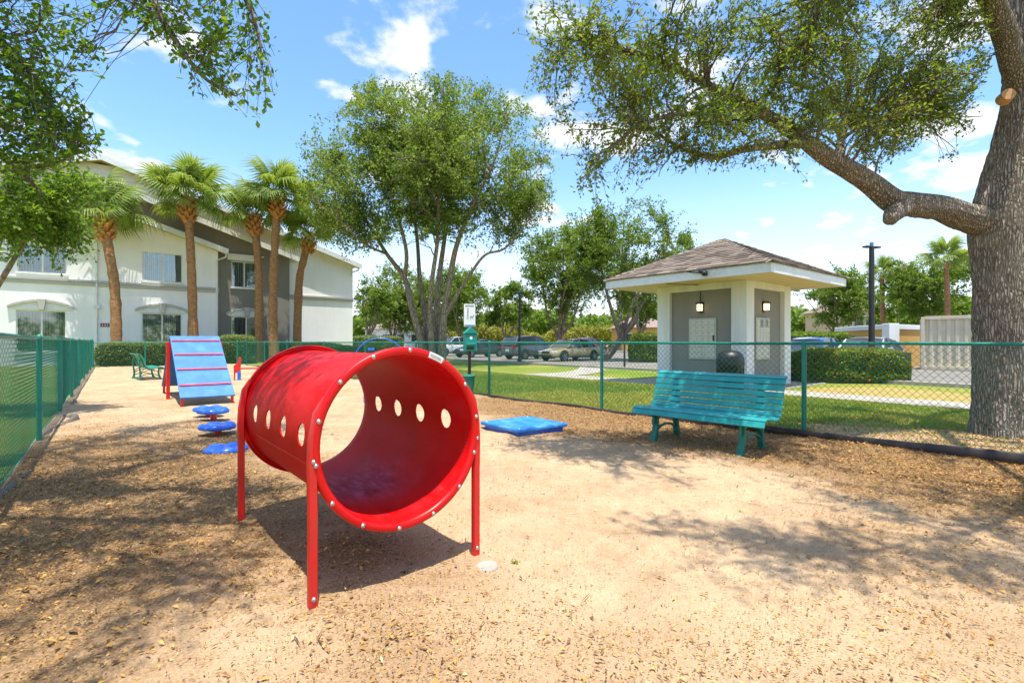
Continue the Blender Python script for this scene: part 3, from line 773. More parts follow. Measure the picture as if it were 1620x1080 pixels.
# ================================================================ red crawl tunnel
def tunnel():
    root = empty('crawl_tunnel', (-0.569, 2.69, 0.03), TH, 'large red plastic crawl tunnel standing on four red legs', 'tunnel')
    ZC, RO, RB, LEN = 0.754, 0.486, 0.443, 1.577
    M = np.array([[1.0, 0, 0], [0, 0, 1.0], [0, -1.0, 0]])        # lathe axis z -> local y
    m = MB(); m.lathe([(RB - .004, 0.03), (RB + .003, 0.03), (RB + .003, LEN - 0.03), (RB - .004, LEN - 0.03)], 128, (0, 0, ZC), M, closed=True)
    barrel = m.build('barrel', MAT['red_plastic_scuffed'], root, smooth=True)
    cut = MB()
    for k in range(4):
        y = 0.30 + 0.33 * k
        cut.lathe([(0, -0.6), (0.060, -0.6), (0.060, 0.6), (0, 0.6)], 28, (0, y, ZC + 0.03), np.array([[0, 0, 1.0], [1.0, 0, 0], [0, 1.0, 0]]))
    co = cut.build('cutter', None, root)
    bo = barrel.modifiers.new('holes', 'BOOLEAN'); bo.object = co; bo.solver = 'EXACT'; bo.operation = 'DIFFERENCE'
    bpy.context.view_layer.update()
    dg = bpy.context.evaluated_depsgraph_get()
    me = bpy.data.meshes.new_from_object(barrel.evaluated_get(dg))
    barrel.modifiers.clear(); barrel.data = me
    me.polygons.foreach_set('use_smooth', np.ones(len(me.polygons), bool)); me.set_sharp_from_angle(angle=R(35))
    bpy.data.objects.remove(co, do_unlink=True)
    # seam where the two half shells meet
    for sx in (-1, 1):
        m = MB(); m.bar((sx * (RB + .0045) * math.cos(.26), 0.04, ZC - (RB + .004) * math.sin(.26)), (sx * (RB + .0045) * math.cos(.26), LEN - .04, ZC - (RB + .004) * math.sin(.26)), 0.012, 0.004, (sx * math.cos(.26), 0, -math.sin(.26)))
        m.build('seam', MAT['red_plastic'], root, bevel=0.0015)
    boltm = MB(); boltm.lathe([(0, 0.006), (0.004, 0.0055), (0.007, 0.0035), (0.008, 0.001), (0.0115, 0.0008), (0.0115, -0.002)], 14)
    bolt = boltm.mesh('bolt', MAT['steel'], True)
    for e, y, sg in ((0, 0.0, 1), (1, LEN, -1)):
        # flange: a rolled lip outside, a face, a fillet into the barrel
        prof = [(RB - .004, 0.075), (RB - .004, 0.035), (RB - .001, 0.012), (RB + .008, 0.002), (RB + .016, 0.0), (RO - .012, 0.0), (RO - .004, 0.003), (RO, 0.011), (RO, 0.034), (RO - .006, 0.036), (RO - .008, 0.016), (RO - .016, 0.011), (RB + .02, 0.011), (RB + .008, 0.02), (RB + .005, 0.05), (RB + .004, 0.075)]
        m = MB(); m.lathe([(r, y + sg * q) for r, q in prof], 120, (0, 0, ZC), M, closed=True)
        fl = m.build('flange', MAT['red_plastic'], root, sharp=60)
        for k in range(14):
            t = 2 * PI * (k + 0.35) / 14; rr = (RB + RO) / 2 + 0.006
            o = obj_of(bolt, 'bolt', fl, (rr * math.cos(t), y - sg * 0.0005, ZC + rr * math.sin(t)), (R(90) if sg > 0 else R(-90), 0, 0))
        if e == 0:
            t0 = R(72); rr = (RB + RO) / 2 + 0.004
            pl = MB()
            V = []; F = []
            for q in range(7):
                t = t0 - 0.20 * q / 6
                for r_ in (rr - .017, rr + .017): V.append((r_ * math.cos(t), y - 0.0035, ZC + r_ * math.sin(t)))
            F = [(2 * q, 2 * q + 1, 2 * q + 3, 2 * q + 2) for q in range(6)]
            pl.add(V, F); st = pl.build('sticker', MAT['sign_white'], fl)
            pl = MB(); V = []
            for q in range(7):
                t = t0 - 0.02 - 0.155 * q / 6
                for r_ in (rr - .008, rr + .006): V.append((r_ * math.cos(t), y - 0.0050, ZC + r_ * math.sin(t)))
            pl.add(V, F); o = pl.build('print', MAT['tape_grey'], root)
    for sx in (-1, 1):
        for y in (0.022, LEN - 0.022):
            m = MB()
            prof = [(-0.016, -0.020), (0.016, -0.020), (0.022, -0.012), (0.022, 0.012), (0.016, 0.020), (-0.016, 0.020), (-0.022, 0.012), (-0.022, -0.012)]
            x0 = sx * (RO - 0.012)
            zs = [(-0.10, 0), (0.50, 0), (0.68, 0.004), (0.80, -0.002), (0.93, -0.022), (1.0, -0.060)]
            V = []; F = []
            for z, dx in zs:
                k = 1.0 if z < .9 else (0.85 if z < .97 else .5)
                V += [(x0 + sx * dx + u * k, y + v * k, z) for u, v in prof]
            for i in range(len(zs) - 1):
                for j in range(8): F.append((i * 8 + j, i * 8 + (j + 1) % 8, (i + 1) * 8 + (j + 1) % 8, (i + 1) * 8 + j))
            F += [tuple(range(7, -1, -1)), tuple((len(zs) - 1) * 8 + j for j in range(8))]
            m.add(V, F); lg = m.build('leg', MAT['red_paint'], root, sharp=50)
            fy = y - 0.021 if y < .5 else y + 0.021
            for z in (0.05, 0.70):
                obj_of(bolt, 'bolt', lg, (x0, fy, z), (R(90) if y < .5 else R(-90), 0, 0))
            m = MB(); m.box((x0, y, -0.022), (0.048, 0.048, 0.03)); m.build('foot_bracket', MAT['galvanised'], root, bevel=0.004)
    # concrete footing cap showing beside one leg
    g = G(770, 897, 0.03)
    m = MB(); m.lathe([(0, 0.012), (0.016, 0.012), (0.02, 0.009), (0.024, 0.012), (0.058, 0.011), (0.064, 0.004), (0.064, -0.02)], 28)
    o = m.build('footing_cap', MAT['concrete'], sharp=40); o.location = tuple(g); o.rotation_euler = (0.06, -0.08, 0)
    tag(o, 'small round pale concrete footing cap beside the tunnel front leg', 'footing cap')
tunnel()

# ================================================================ benches
def make_bench(name, label, slat_mat, cast_mat, L=1.66):
    root = empty(name, (0, 0, 0), 0, label, 'bench')
    # slat centres (forward y, z, pitch of the slat's face)
    prof = [(0.315, 0.375, -65, 0.065), (0.268, 0.422, -14, 0.070), (0.190, 0.428, 3, 0.070), (0.114, 0.418, 8, 0.068), (0.040, 0.405, 8, 0.066), (-0.034, 0.396, 4, 0.066), (-0.106, 0.404, -22, 0.060),
            (-0.162, 0.446, -52, 0.064), (-0.196, 0.514, -68, 0.066), (-0.220, 0.588, -72, 0.066), (-0.242, 0.662, -73, 0.066), (-0.266, 0.736, -70, 0.066), (-0.300, 0.806, -60, 0.064), (-0.350, 0.856, -32, 0.060)]
    for y, z, ang, w in prof:
        t = R(ang); f = (0, math.cos(t), math.sin(t)); n = (0, -math.sin(t), math.cos(t))
        M = np.stack([(1.0, 0, 0), f, n], 1)
        m = MB(); m.box((0, y, z), (L, w, 0.024), M)
        m.build('slat', slat_mat, root, bevel=0.006, seg=3)
    def ribbon(pts, w, wide=0.062):
        m = MB(); n = len(pts); V = []; F = []
        for i, p in enumerate(pts):
            d = np.array(pts[min(i + 1, n - 1)]) - np.array(pts[max(i - 1, 0)]); d = d / np.linalg.norm(d); nn = np.array([-d[1], d[0]])
            ww = w[i] if hasattr(w, '__len__') else w
            for s, x in ((-1, -1), (1, -1), (1, 1), (-1, 1)):
                q = np.array(p) + nn * s * ww / 2; V.append((x * wide / 2, q[0], q[1]))
        for i in range(n - 1):
            for j in range(4): F.append((i * 4 + j, i * 4 + (j + 1) % 4, (i + 1) * 4 + (j + 1) % 4, (i + 1) * 4 + j))
        F += [(3, 2, 1, 0), tuple((n - 1) * 4 + j for j in range(4))]
        return m.add(V, F)
    frames = None
    for x in (-0.55, 0.55):
        fr = empty_child('end_frame', root, (x, 0, 0))
        seat_curve = [(y - 0.020 * math.sin(R(-a)) , z - 0.026 * math.cos(R(a))) for y, z, a, w in prof]
        seat_curve = [(y - 0.026 * -math.sin(R(a)), z - 0.026 * math.cos(R(a))) for y, z, a, w in prof]
        ribbon(seat_curve, 0.028, 0.05).build('seat_rail', cast_mat, fr, bevel=0.004)
        ribbon([(0.235, 0.40), (0.205, 0.31), (0.205, 0.20), (0.235, 0.09), (0.285, -0.03)], [0.05, 0.045, 0.05, 0.06, 0.085], 0.07).build('leg', cast_mat, fr, bevel=0.006)
        ribbon([(0.285, 0.385), (0.262, 0.31), (0.275, 0.22)], [0.02, 0.022, 0.024], 0.03).build('scroll', cast_mat, fr, bevel=0.004)
        ribbon([(-0.315, 0.70), (-0.325, 0.55), (-0.315, 0.40), (-0.295, 0.24), (-0.305, 0.10), (-0.355, -0.03)], [0.035, 0.04, 0.045, 0.05, 0.06, 0.085], 0.07).build('leg', cast_mat, fr, bevel=0.006)
        ribbon([(-0.29, 0.20), (-0.20, 0.285), (-0.08, 0.325), (0.04, 0.33), (0.14, 0.30), (0.21, 0.24)], 0.024, 0.03).build('brace', cast_mat, fr, bevel=0.004)
        ribbon([(-0.30, 0.13), (-0.16, 0.19), (-0.03, 0.205), (0.10, 0.185), (0.22, 0.13)], 0.026, 0.035).build('arch_brace', cast_mat, fr, bevel=0.004)
        ribbon([(-0.28, 0.27), (-0.20, 0.36), (-0.13, 0.385)], 0.022, 0.03).build('scroll', cast_mat, fr, bevel=0.004)
    return root
def empty_child(name, parent, loc):
    o = bpy.data.objects.new(name, None); o.empty_display_size = 0.1; o.location = loc; link(o, parent); return o
b1 = make_bench('park_bench', 'teal slatted park bench on green cast legs in front of the mail kiosk', MAT['teal_slat'], MAT['green_cast'])
e_ = np.array([0.68, -0.733, 0]); f_ = np.array([-0.733, -0.68, 0])
ctr = (G(1030, 702) + G(1175, 722)) / 2 - f_ * 0.26
b1.location = (ctr[0], ctr[1], 0.02); b1.rotation_euler = (0, 0, math.atan2(-0.733, 0.68) + PI)
b2 = make_bench('park_bench', 'green slatted park bench seen end-on beside the far left fence', MAT['green_slat'], MAT['green_slat'], 1.7)
g = G(236, 602)
b2.location = (g[0] + AX[0] * 0.55, g[1] + AX[1] * 0.55, 0.02); b2.rotation_euler = (0, 0, TH - PI / 2 + 0.10)

# ================================================================ agility pieces
def a_frame():
    root = empty('a_frame_ramp', (-6.45, 9.90, 0.02), TH, 'blue A-frame climbing ramp with red cleats and red legs', 'ramp')
    w = 0.87; half = 1.78; zb, zt = 0.17, 1.39
    for sgn, y0, y1 in ((1, -0.03, half), (-1, 2 * half + 0.03, half)):
        p = np.array([w / 2, y0, zb]); q = np.array([w / 2, y1 - sgn * 0.012, zt])
        m = MB(); m.bar(p, q, w + 0.09, 0.035); pan = m.build('panel', MAT['blue_board'], root, bevel=0.004)
        d = (q - p); Ls = np.linalg.norm(d); d /= Ls; n = np.cross(np.array([1.0, 0, 0]), d) * (1 if sgn > 0 else -1)
        n = n if n[2] > 0 else -n
        for t in (0.17, 0.415, 0.66, 0.905):
            c = p + d * Ls * t + n * 0.030
            m = MB(); m.box(c, (w + 0.05, 0.045, 0.024), np.stack([(1.0, 0, 0), d, n], 1)); m.build('cleat', MAT['red_slat'], pan, bevel=0.004)
        for x in (0.0, w):
            m = MB(); m.bar((x, y0 + sgn * 0.06, -0.08), (x, y0 + sgn * 0.06, zb + 0.01), 0.05, 0.05, (1, 0, 0)); m.build('leg', MAT['red_paint'], root, bevel=0.006)
            m = MB(); m.bar(np.array([x, y0 + sgn * 0.05, zb - 0.02]), np.array([x, y1 - sgn * 0.03, zt - 0.06]), 0.04, 0.06); m.build('rail', MAT['red_paint'], root, bevel=0.005)
    for x in (-0.075, w + 0.075):
        m = MB(); m.bar((x, half, -0.08), (x, half, zt - 0.12), 0.07, 0.07, (1, 0, 0)); m.build('post', MAT['red_paint'], root, bevel=0.008)
    m = MB(); m.tube([(-0.02, half, zt - .02), (w + .02, half, zt - .02)], 0.012, 10); m.build('hinge', MAT['steel'], root)
a_frame()

def pods():
    def clover(r, h):
        n = 72; V = []; F = []
        rings = [(0.0, 0.55), (0.35, 0.66), (0.62, 0.94), (0.82, 1.0), (0.95, 0.80), (1.0, 0.5), (0.95, 0.15), (0.75, 0.0), (0.0, 0.0)]
        for rr, zz in rings:
            for k in range(n):
                t = 2 * PI * k / n; lobes = 0.5 + 0.5 * math.cos(5 * t)
                rad = r * rr * (0.90 + 0.10 * lobes)
                V.append((rad * math.cos(t), rad * math.sin(t), h * (zz - (0.22 * (1 - lobes) ** 2 if 0.3 < rr and zz > .4 else 0))))
        for i in range(len(rings) - 1):
            for k in range(n): F.append((i * n + k, i * n + (k + 1) % n, (i + 1) * n + (k + 1) % n, (i + 1) * n + k))
        m = MB(); m.add(V, F); return m.mesh('step_pad', MAT['blue_plastic'], True)
    pad = clover(0.242, 0.085)
    specs = [(330, 661, 0.085, 'blue five-lobed stepping pod half hidden behind the tallest one'), (338, 669, 0.125, 'tallest blue five-lobed stepping pod, nearest the A-frame ramp'),
             (345, 691, 0.075, 'middle blue stepping pod on a short red post'), (357, 716, -0.025, 'lowest blue stepping pod lying almost on the ground beside the tunnel leg')]
    for i, (x, y, hgt, lab) in enumerate(specs):
        g = G(x, y)
        root = empty('stepping_pod', (g[0], g[1], 0.03), random.random() * 6, lab, 'stepping pod', 'stepping pods')
        obj_of(pad, 'step_pad', root, (0, 0, hgt))
        m = MB(); m.tube([(0, 0, -0.1), (0, 0, hgt + 0.05)], 0.045, 16); m.build('post', MAT['red_paint'], root, sharp=40)
        m = MB(); m.lathe([(0, hgt + .002), (0.09, hgt + .001), (0.09, hgt - .01), (0.05, hgt - .012)], 20); m.build('mount_plate', MAT['red_paint'], root, sharp=40)
pods()

def platform():
    root = empty('pause_platform', (0.075, 6.62, 0.02), TH - 0.03, 'low square blue platform lying on the sand by the right fence', 'platform')
    m = MB(); m.box((0.44, 0.42, 0.105), (0.90, 0.88, 0.05)); top = m.build('top', MAT['blue_mat'], root, bevel=0.018, seg=3)
    m = MB(); m.box((0.44, 0.42, 0.045), (0.80, 0.78, 0.075)); m.build('frame', MAT['blue_plastic'], root, bevel=0.006)
    for x, y in ((0.06, 0.04), (0.82, 0.04), (0.06, 0.80), (0.82, 0.80)):
        m = MB(); m.lathe([(0, 0.004), (0.012, 0.003), (0.014, 0)], 12, (x, y, 0.13)); m.build('bolt', MAT['steel'], top, smooth=True)
platform()

def hurdle():
    g = G(375, 603)
    root = empty('jump_hurdle', (g[0], g[1], 0.02), 0.25, 'small red and orange jump hurdle with a blue foot in the far sand', 'hurdle')
    for k, x in enumerate((0.0, 1.5)):
        m = MB()
        m.prism([(-0.09, 0.25), (0.10, 0.25), (0.11, 0.50), (0.13, 0.74), (0.06, 0.78), (0.03, 0.60), (-0.10, 0.48)], (x, -0.03, 0), (1, 0, 0), (0, 0, 1), (0, 0.06, 0))
        m.build('upright', MAT['red_paint'], root, bevel=0.01)
        m = MB(); m.bar((x - .08, 0, -.08), (x - .07, 0, 0.30), 0.03, 0.04, (1, 0, 0)); m.build('leg', MAT['red_paint'], root, bevel=0.005)
        m = MB(); m.bar((x + .07, 0, -.08), (x + .06, 0, 0.30), 0.10, 0.09, (1, 0, 0)); m.build('foot', MAT['blue_plastic'], root, bevel=0.01)
    m = MB(); m.tube([(0.02, 0, 0.40), (1.5, 0, 0.40)], 0.028, 12); m.build('bar', MAT['red_slat'], root, sharp=40)
hurdle()

def hoop():
    P = np.array([-2.72, 10.4, 0.02])
    root = empty('hoop_jump', P, 0.2, 'thin blue hoop jump standing behind the red tunnel', 'hoop')
    m = MB(); m.tube([(0.50 * math.cos(t), 0, 0.89 + 0.46 * math.sin(t)) for t in np.linspace(0, 2 * PI, 49)], 0.012, 10, cap=False); m.build('ring', MAT['blue_plastic'], root, smooth=True)
    for x in (-0.30, 0.30):
        m = MB(); m.tube([(x, 0, -0.1), (x, 0, 0.53)], 0.022, 10); m.build('post', MAT['blue_plastic'], root, sharp=40)
    m = MB(); m.tube([(-0.30, 0, 0.16), (0.30, 0, 0.16)], 0.016, 8); m.build('crossbar', MAT['blue_plastic'], root, sharp=40)
    m = MB(); m.box((-0.17, -0.02, 1.12), (0.14, 0.04, 0.05)); m.build('clamp', MAT['blue_plastic'], root, bevel=0.015)
hoop()

def waste_station():
    p = at(742, 540, 11.7); p[2] = 0.02
    root = empty('dog_waste_station', p, 0.32, 'green dog waste bag station with a white sign on a dark post', 'waste station')
    m = MB(); m.bar((0, 0, -0.1), (0.02, 0, 2.02), 0.075, 0.06, (1, 0, 0)); m.build('post', MAT['black_pole'], root, bevel=0.006)
    m = MB(); m.box((0.0, -0.06, 1.88), (0.27, 0.010, 0.52)); sg = m.build('sign', MAT['sign_white'], root, bevel=0.003)
    m = MB(); m.box((0.0, -0.0665, 2.10), (0.21, 0.003, 0.035)); m.build('heading', MAT['sign_grey'], sg)
    m = MB(); m.box((0.0, -0.0665, 1.648), (0.25, 0.003, 0.03)); m.build('footer', MAT['sign_blue'], sg)
    m = MB()
    # small walking dog and owner pictograms in the middle of the sign
    m.prism([(-.03, 0), (-.018, 0), (-.010, .10), (0, .0), (.012, 0), (.010, .14), (.018, .22), (-.018, .22), (-.022, .12)], (-0.04, -0.0650, 1.78), (1, 0, 0), (0, 0, 1), (0, -0.003, 0))
    m.lathe([(0, -.0015), (0.018, -.0015), (0.018, .0015), (0, .0015)], 14, (-0.042, -0.0665, 2.03), np.array([[1.0, 0, 0], [0, 0, 1.0], [0, -1.0, 0]]))
    m.prism([(0, 0), (.012, 0), (.014, .045), (.055, .045), (.057, 0), (.068, 0), (.070, .075), (.095, .085), (.098, .105), (.070, .115), (.062, .085), (.0, .085), (-.012, .105)], (0.015, -0.0650, 1.78), (1, 0, 0), (0, 0, 1), (0, -0.003, 0))
    m.build('pictogram', MAT['sign_grey'], sg)
    # dispenser: body, pitched lid, slot, emblem
    m = MB(); m.prism([(-0.15, 1.06), (0.13, 1.06), (0.13, 1.46), (-0.15, 1.46)], (0, -0.24, 0), (1, 0, 0), (0, 0, 1), (0, 0.20, 0)); bx = m.build('dispenser', MAT['green_box'], root, bevel=0.012)
    m = MB(); m.prism([(-0.17, 1.463), (0.15, 1.463), (-0.01, 1.61)], (0, -0.26, 0), (1, 0, 0), (0, 0, 1), (0, 0.23, 0)); m.build('lid', MAT['green_box'], bx, bevel=0.006)
    m = MB(); m.box((-0.03, -0.252, 1.13), (0.16, 0.02, 0.05)); m.build('slot', MAT['black_plastic'], bx, bevel=0.004)
    m = MB(); m.box((-0.02, -0.275, 1.22), (0.22, 0.06, 0.05)); m.build('chute', MAT['green_box'], bx, bevel=0.01)
    m = MB(); m.lathe([(0, -.001), (0.035, -.001), (0.035, .001), (0, .001)], 18, (-0.01, -0.2425, 1.36), np.array([[1.0, 0, 0], [0, 0, 1.0], [0, -1.0, 0]])); m.build('emblem', MAT['sign_white'], bx)
    m = MB(); m.lathe([(0, 0.14), (0.12, 0.14), (0.155, 0.48), (0.165, 0.48), (0.168, 0.50), (0.14, 0.52), (0, 0.54)], 24, (-0.06, -0.17, 0)); m.build('bin', MAT['green_cast'], root, sharp=35)
waste_station()
# ================================================================ mail kiosk
def kiosk():
    N = np.array([6.36, 13.70, 0.0]); s = 2.83; ov = 1.13
    # local frame: x along CX, y along AX, origin at the nearest wall corner
    root = empty('mail_kiosk', (N[0], N[1], 0.02), TH, 'square mail kiosk with grey panels, white corner piers and hipped shingle roof', 'kiosk')
    H = 2.96; pw = 0.44; rec = 0.13
    for x0 in (0, s - pw):
        for y0 in (0, s - pw):
            m = MB(); m.box((x0 + pw / 2, y0 + pw / 2, H / 2 - .02), (pw, pw, H + .04)); m.build('corner_pier', MAT['kiosk_white'], root, bevel=0.008)
    for k, (c, sz) in enumerate((((rec + .1, s / 2, 1.385), (0.2, s - 2 * pw, 2.77)), ((s - rec - .1, s / 2, 1.385), (0.2, s - 2 * pw, 2.77)), ((s / 2, rec + .1, 1.385), (s - 2 * pw, 0.2, 2.77)), ((s / 2, s - rec - .1, 1.385), (s - 2 * pw, 0.2, 2.77)))):
        m = MB(); m.box(c, (*sz, 2.77) if len(sz) == 2 else sz); m.build('wall_panel', MAT['kiosk_grey'], root)
    for k in range(4):
        a = [((s / 2, 0.1, 0), (s - 2 * pw, 0.2)), ((s / 2, s - .1, 0), (s - 2 * pw, 0.2)), ((0.1, s / 2, 0), (0.2, s - 2 * pw)), ((s - .1, s / 2, 0), (0.2, s - 2 * pw))][k]
        m = MB(); m.box((a[0][0], a[0][1], 2.865), (a[1][0], a[1][1], 0.19)); m.build('header_beam', MAT['kiosk_white'], root)
    # roof: soffit, fascia, deck, shingles, hip caps
    rf = empty_child('roof', root, (0, 0, 0))
    e0, e1 = -ov, s + ov; zc = s / 2; ze, za = 3.20, 4.46
    m = MB(); m.box((zc, zc, H + 0.02), (e1 - e0 - .06, e1 - e0 - .06, 0.03)); m.build('soffit', MAT['soffit_cream'], rf)
    for c, sz in (((zc, e0 + .015, H + .12), (e1 - e0, .03, .27)), ((zc, e1 - .015, H + .12), (e1 - e0, .03, .27)), ((e0 + .015, zc, H + .12), (.03, e1 - e0 - .062, .27)), ((e1 - .015, zc, H + .12), (.03, e1 - e0 - .062, .27))):
        m = MB(); m.box(c, sz); m.build('fascia', MAT['fascia_paint'], rf, bevel=0.003)
    # tongue-and-groove lines under the eaves
    ap = np.array([zc, zc, za]); E = e0 - 0.035
    cn = [np.array([E, E, ze]), np.array([-E + s, E, ze]), np.array([-E + s, -E + s, ze]), np.array([E, -E + s, ze])]
    m = MB(); m.add([p - (0, 0, .02) for p in cn] + [ap - (0, 0, .02)], [(0, 1, 4), (1, 2, 4), (2, 3, 4), (3, 0, 4), (3, 2, 1, 0)]); m.build('deck', MAT['shingle_far'], rf)
    faces = [(3, 0), (0, 1), (1, 2), (2, 3)]     # first two face the photographer
    r2 = random.Random(3)
    hidden = MB()
    for fi, (i, j) in enumerate(faces):
        p, q = cn[i], cn[j]; ux = (q - p) / np.linalg.norm(q - p); mid = (p + q) / 2; up = ap - mid; SL = np.linalg.norm(up); up /= SL
        nrm = np.cross(ux, up); nrm = nrm if nrm[2] > 0 else -nrm; B = np.linalg.norm(q - p) / 2
        rows = 17; ex = SL / rows
        for rr in range(rows):
            v0 = rr * ex; v1 = min(SL, v0 + ex * 1.25)
            h0 = B * (1 - v0 / SL); h1 = B * (1 - v1 / SL)
            x = -h0 + (-0.0 if rr % 2 else -0.17) 
            while x < h0 - 0.01:
                w = r2.choice((0.24, 0.34, 0.34, 0.42)); x1 = x + w
                a0, a1 = max(x + .003, -h0), min(x1 - .003, h0)
                b0, b1 = max(x + .003, -h1), min(x1 - .003, h1)
                x = x1
                if a1 - a0 < .03: continue
                if b1 <= b0: b0 = b1 = min(max((a0 + a1) / 2, -h1), h1)
                t = r2.uniform(0.010, 0.020); lift = 0.006
                dv = r2.uniform(-.012, .006)
                c0 = mid + up * (v0 + dv)
                c1 = mid + up * v1
                V = [c0 + ux * a0 + nrm * lift, c0 + ux * a1 + nrm * lift, c1 + ux * b1 + nrm * .001, c1 + ux * b0 + nrm * .001]
                V += [c0 + ux * a0 + nrm * (lift + t), c0 + ux * a1 + nrm * (lift + t), c1 + ux * b1 + nrm * .004, c1 + ux * b0 + nrm * .004]
                Fs = [(0, 3, 2, 1), (4, 5, 6, 7), (0, 1, 5, 4), (1, 2, 6, 5), (2, 3, 7, 6), (3, 0, 4, 7)]
                if fi < 2: mm = MB(); mm.add(V, Fs); mm.build('shingle', MAT['shingle'], rf, fix=False)
                else: hidden.add(V, Fs)
    tag(hidden.build('far_side_shingles', MAT['shingle'], rf), kind='stuff')
    for k, p in enumerate(cn):
        d = ap - p; L = np.linalg.norm(d); d /= L; n = int(L / 0.2)
        for i in range(n):
            c0 = p + d * (i * L / n - 0.02); c1 = p + d * ((i + 1.25) * L / n) if i < n - 1 else ap
            sd = np.cross(d, (0, 0, 1.0)); sd /= np.linalg.norm(sd); u = np.cross(sd, d)
            m = MB(); l = 0.022
            dn = np.array([0, 0, -0.055])
            V = [c0 - sd * .13 + dn + u * l, c0 + u * (l + .02), c0 + sd * .13 + dn + u * l, c1 + sd * .12 + dn + u * .004, c1 + u * .012, c1 - sd * .12 + dn + u * .004]
            V += [v - u * .01 for v in V]
            m.add(V, [(0, 1, 4, 5), (1, 2, 3, 4), (0, 6, 7, 1), (1, 7, 8, 2), (6, 11, 10, 7), (7, 10, 9, 8)]); m.build('hip_cap', MAT['shingle'], rf)
    # mail box banks: a framed panel with a grid of little doors
    def bank(c, xd, nd, w, h, cols, rows):
        xd = np.array(xd, float); nd = np.array(nd, float); zd = np.array([0, 0, 1.0]); M = np.stack([xd, nd, zd], 1)
        m = MB(); m.box(c, (w, 0.05, h), M); fr = m.build('mailbox_bank', MAT['mailbox_frame'], root, bevel=0.006)
        cw, ch = (w - .09) / cols, (h - .09) / rows
        r3 = random.Random(8)
        for i in range(cols):
            for j in range(rows):
                big = j < 2
                if big and i % 2: continue
                ww = cw * (2 if big else 1)
                p = np.array(c) + xd * (-w / 2 + .045 + cw * i + ww / 2) + zd * (-h / 2 + .045 + ch * (j + .5)) + nd * 0.029
                m = MB(); m.box(p, (ww - .012, 0.014, ch - .014), M); d = m.build('mailbox_door', MAT['mailbox'], fr, bevel=0.003)
                m = MB(); m.lathe([(0, 0.006), (0.011, 0.005), (0.013, 0)], 10, p + nd * .007 + xd * ww * .30 + zd * ch * .05, np.stack([xd, zd, nd], 1)); m.build('lock', MAT['car_black'], d)
        return fr
    # left face (x = 0) looks towards -x ; right face (y = 0) looks towards -y
    f1 = bank((rec - .02, 1.36, 1.36), (0, 1, 0), (-1, 0, 0), 0.86, 1.20, 4, 7)
    m = MB(); m.box((rec - .056, 1.00, 1.38), (0.012, 0.05, 0.16)); m.build('latch', MAT['car_black'], f1)
    f2 = bank((1.16, rec - .02, 1.36), (1, 0, 0), (0, -1, 0), 0.86, 1.20, 4, 7)
    m = MB(); m.box((1.22, rec - .054, 1.80), (0.50, 0.004, 0.22)); m.build('notice', MAT['sign_grey'], f2)
    def lamp(c, nd):
        nd = np.array(nd, float); xd = np.cross(nd, (0, 0, 1)); M = np.stack([xd, nd, (0, 0, 1)], 1); c = np.array(c, float)
        lr = MB(); lr.box(c + nd * .015, (.12, .03, .30), M); l = lr.build('wall_lamp', MAT['black_pole'], root, bevel=.004)
        m = MB(); m.box(c + nd * .10 + (0, 0, .115), (.17, .18, .05), M); m.build('hood', MAT['black_pole'], l, bevel=.006)
        m = MB(); m.box(c + nd * .10 + (0, 0, -.01), (.12, .12, .19), M); m.build('shade', MAT['lamp_glow'], l, bevel=.008)
        m = MB(); m.box(c + nd * .10 + (0, 0, -.125), (.14, .15, .02), M); m.build('base', MAT['black_pole'], l, bevel=.004)
        m = MB()
        for a in (-.066, .066):
            for b in (.038, .166): m.box(c + xd * a + nd * b + (0, 0, -.01), (.012, .012, .20), M)
        m.build('cage', MAT['black_pole'], l)
        bpy.context.view_layer.update()
    lamp((rec, 1.40, 2.28), (-1, 0, 0)); lamp((1.26, rec, 2.28), (0, -1, 0))
    m = MB(); m.tube([(rec - .02, 1.43, 2.45), (rec - .02, 1.43, 2.90), (-0.02, 1.43, 2.935), (-0.9, 1.9, 2.935)], 0.010, 6); m.build('conduit', MAT['black_pole'], root)
    m = MB(); p = np.array([e0 - .05, 0.55, H + .12])
    m.box(p, (.10, .10, .12)); m.tube([p, p + (-.12, .10, .07)], .05, 10); m.tube([p + (-.10, -.05, .02), p + (-.28, -.14, -.06)], .05, 10); m.tube([p, p + (0.05, .55, .10)], .015, 6)
    m.build('floodlight', MAT['black_pole'], root, sharp=40)
pm('mailbox', (0.60, 0.58, 0.48), 0.4, 0.05, 8)
pm('mailbox_frame', (0.48, 0.46, 0.38), 0.4, 0.05, 8)
kiosk()

def trash_can():
    p = at(1155, 540, 13.05); 
    root = empty('trash_can', (p[0], p[1], 0.02), TH, 'black domed trash can beside the kiosk corner pier', 'trash can')
    m = MB(); m.lathe([(0, 0), (.29, 0), (.30, .03), (.325, .60), (.335, .62), (.335, .66), (.32, .66), (0, .66)], 36); m.build('body', MAT['black_plastic'], root, sharp=40)
    for k in range(18):
        t = 2 * PI * k / 18; m = MB(); m.bar((.312 * math.cos(t), .312 * math.sin(t), .05), (.330 * math.cos(t), .330 * math.sin(t), .59), .03, .012, (math.cos(t), math.sin(t), 0)); m.build('rib', MAT['black_plastic'], root, bevel=.003)
    m = MB(); m.lathe([(.342, .662), (.345, .70), (.338, .84), (.30, .95), (.22, 1.02), (.10, 1.055), (0, 1.06)], 36); lid = m.build('lid', MAT['black_plastic'], root, sharp=60)
    m = MB(); m.lathe([(.350, -.10), (.352, .10)], 10, (0, 0, .79), None, arc=(R(195), R(245))); m.build('flap', MAT['car_black'], lid)
trash_can()

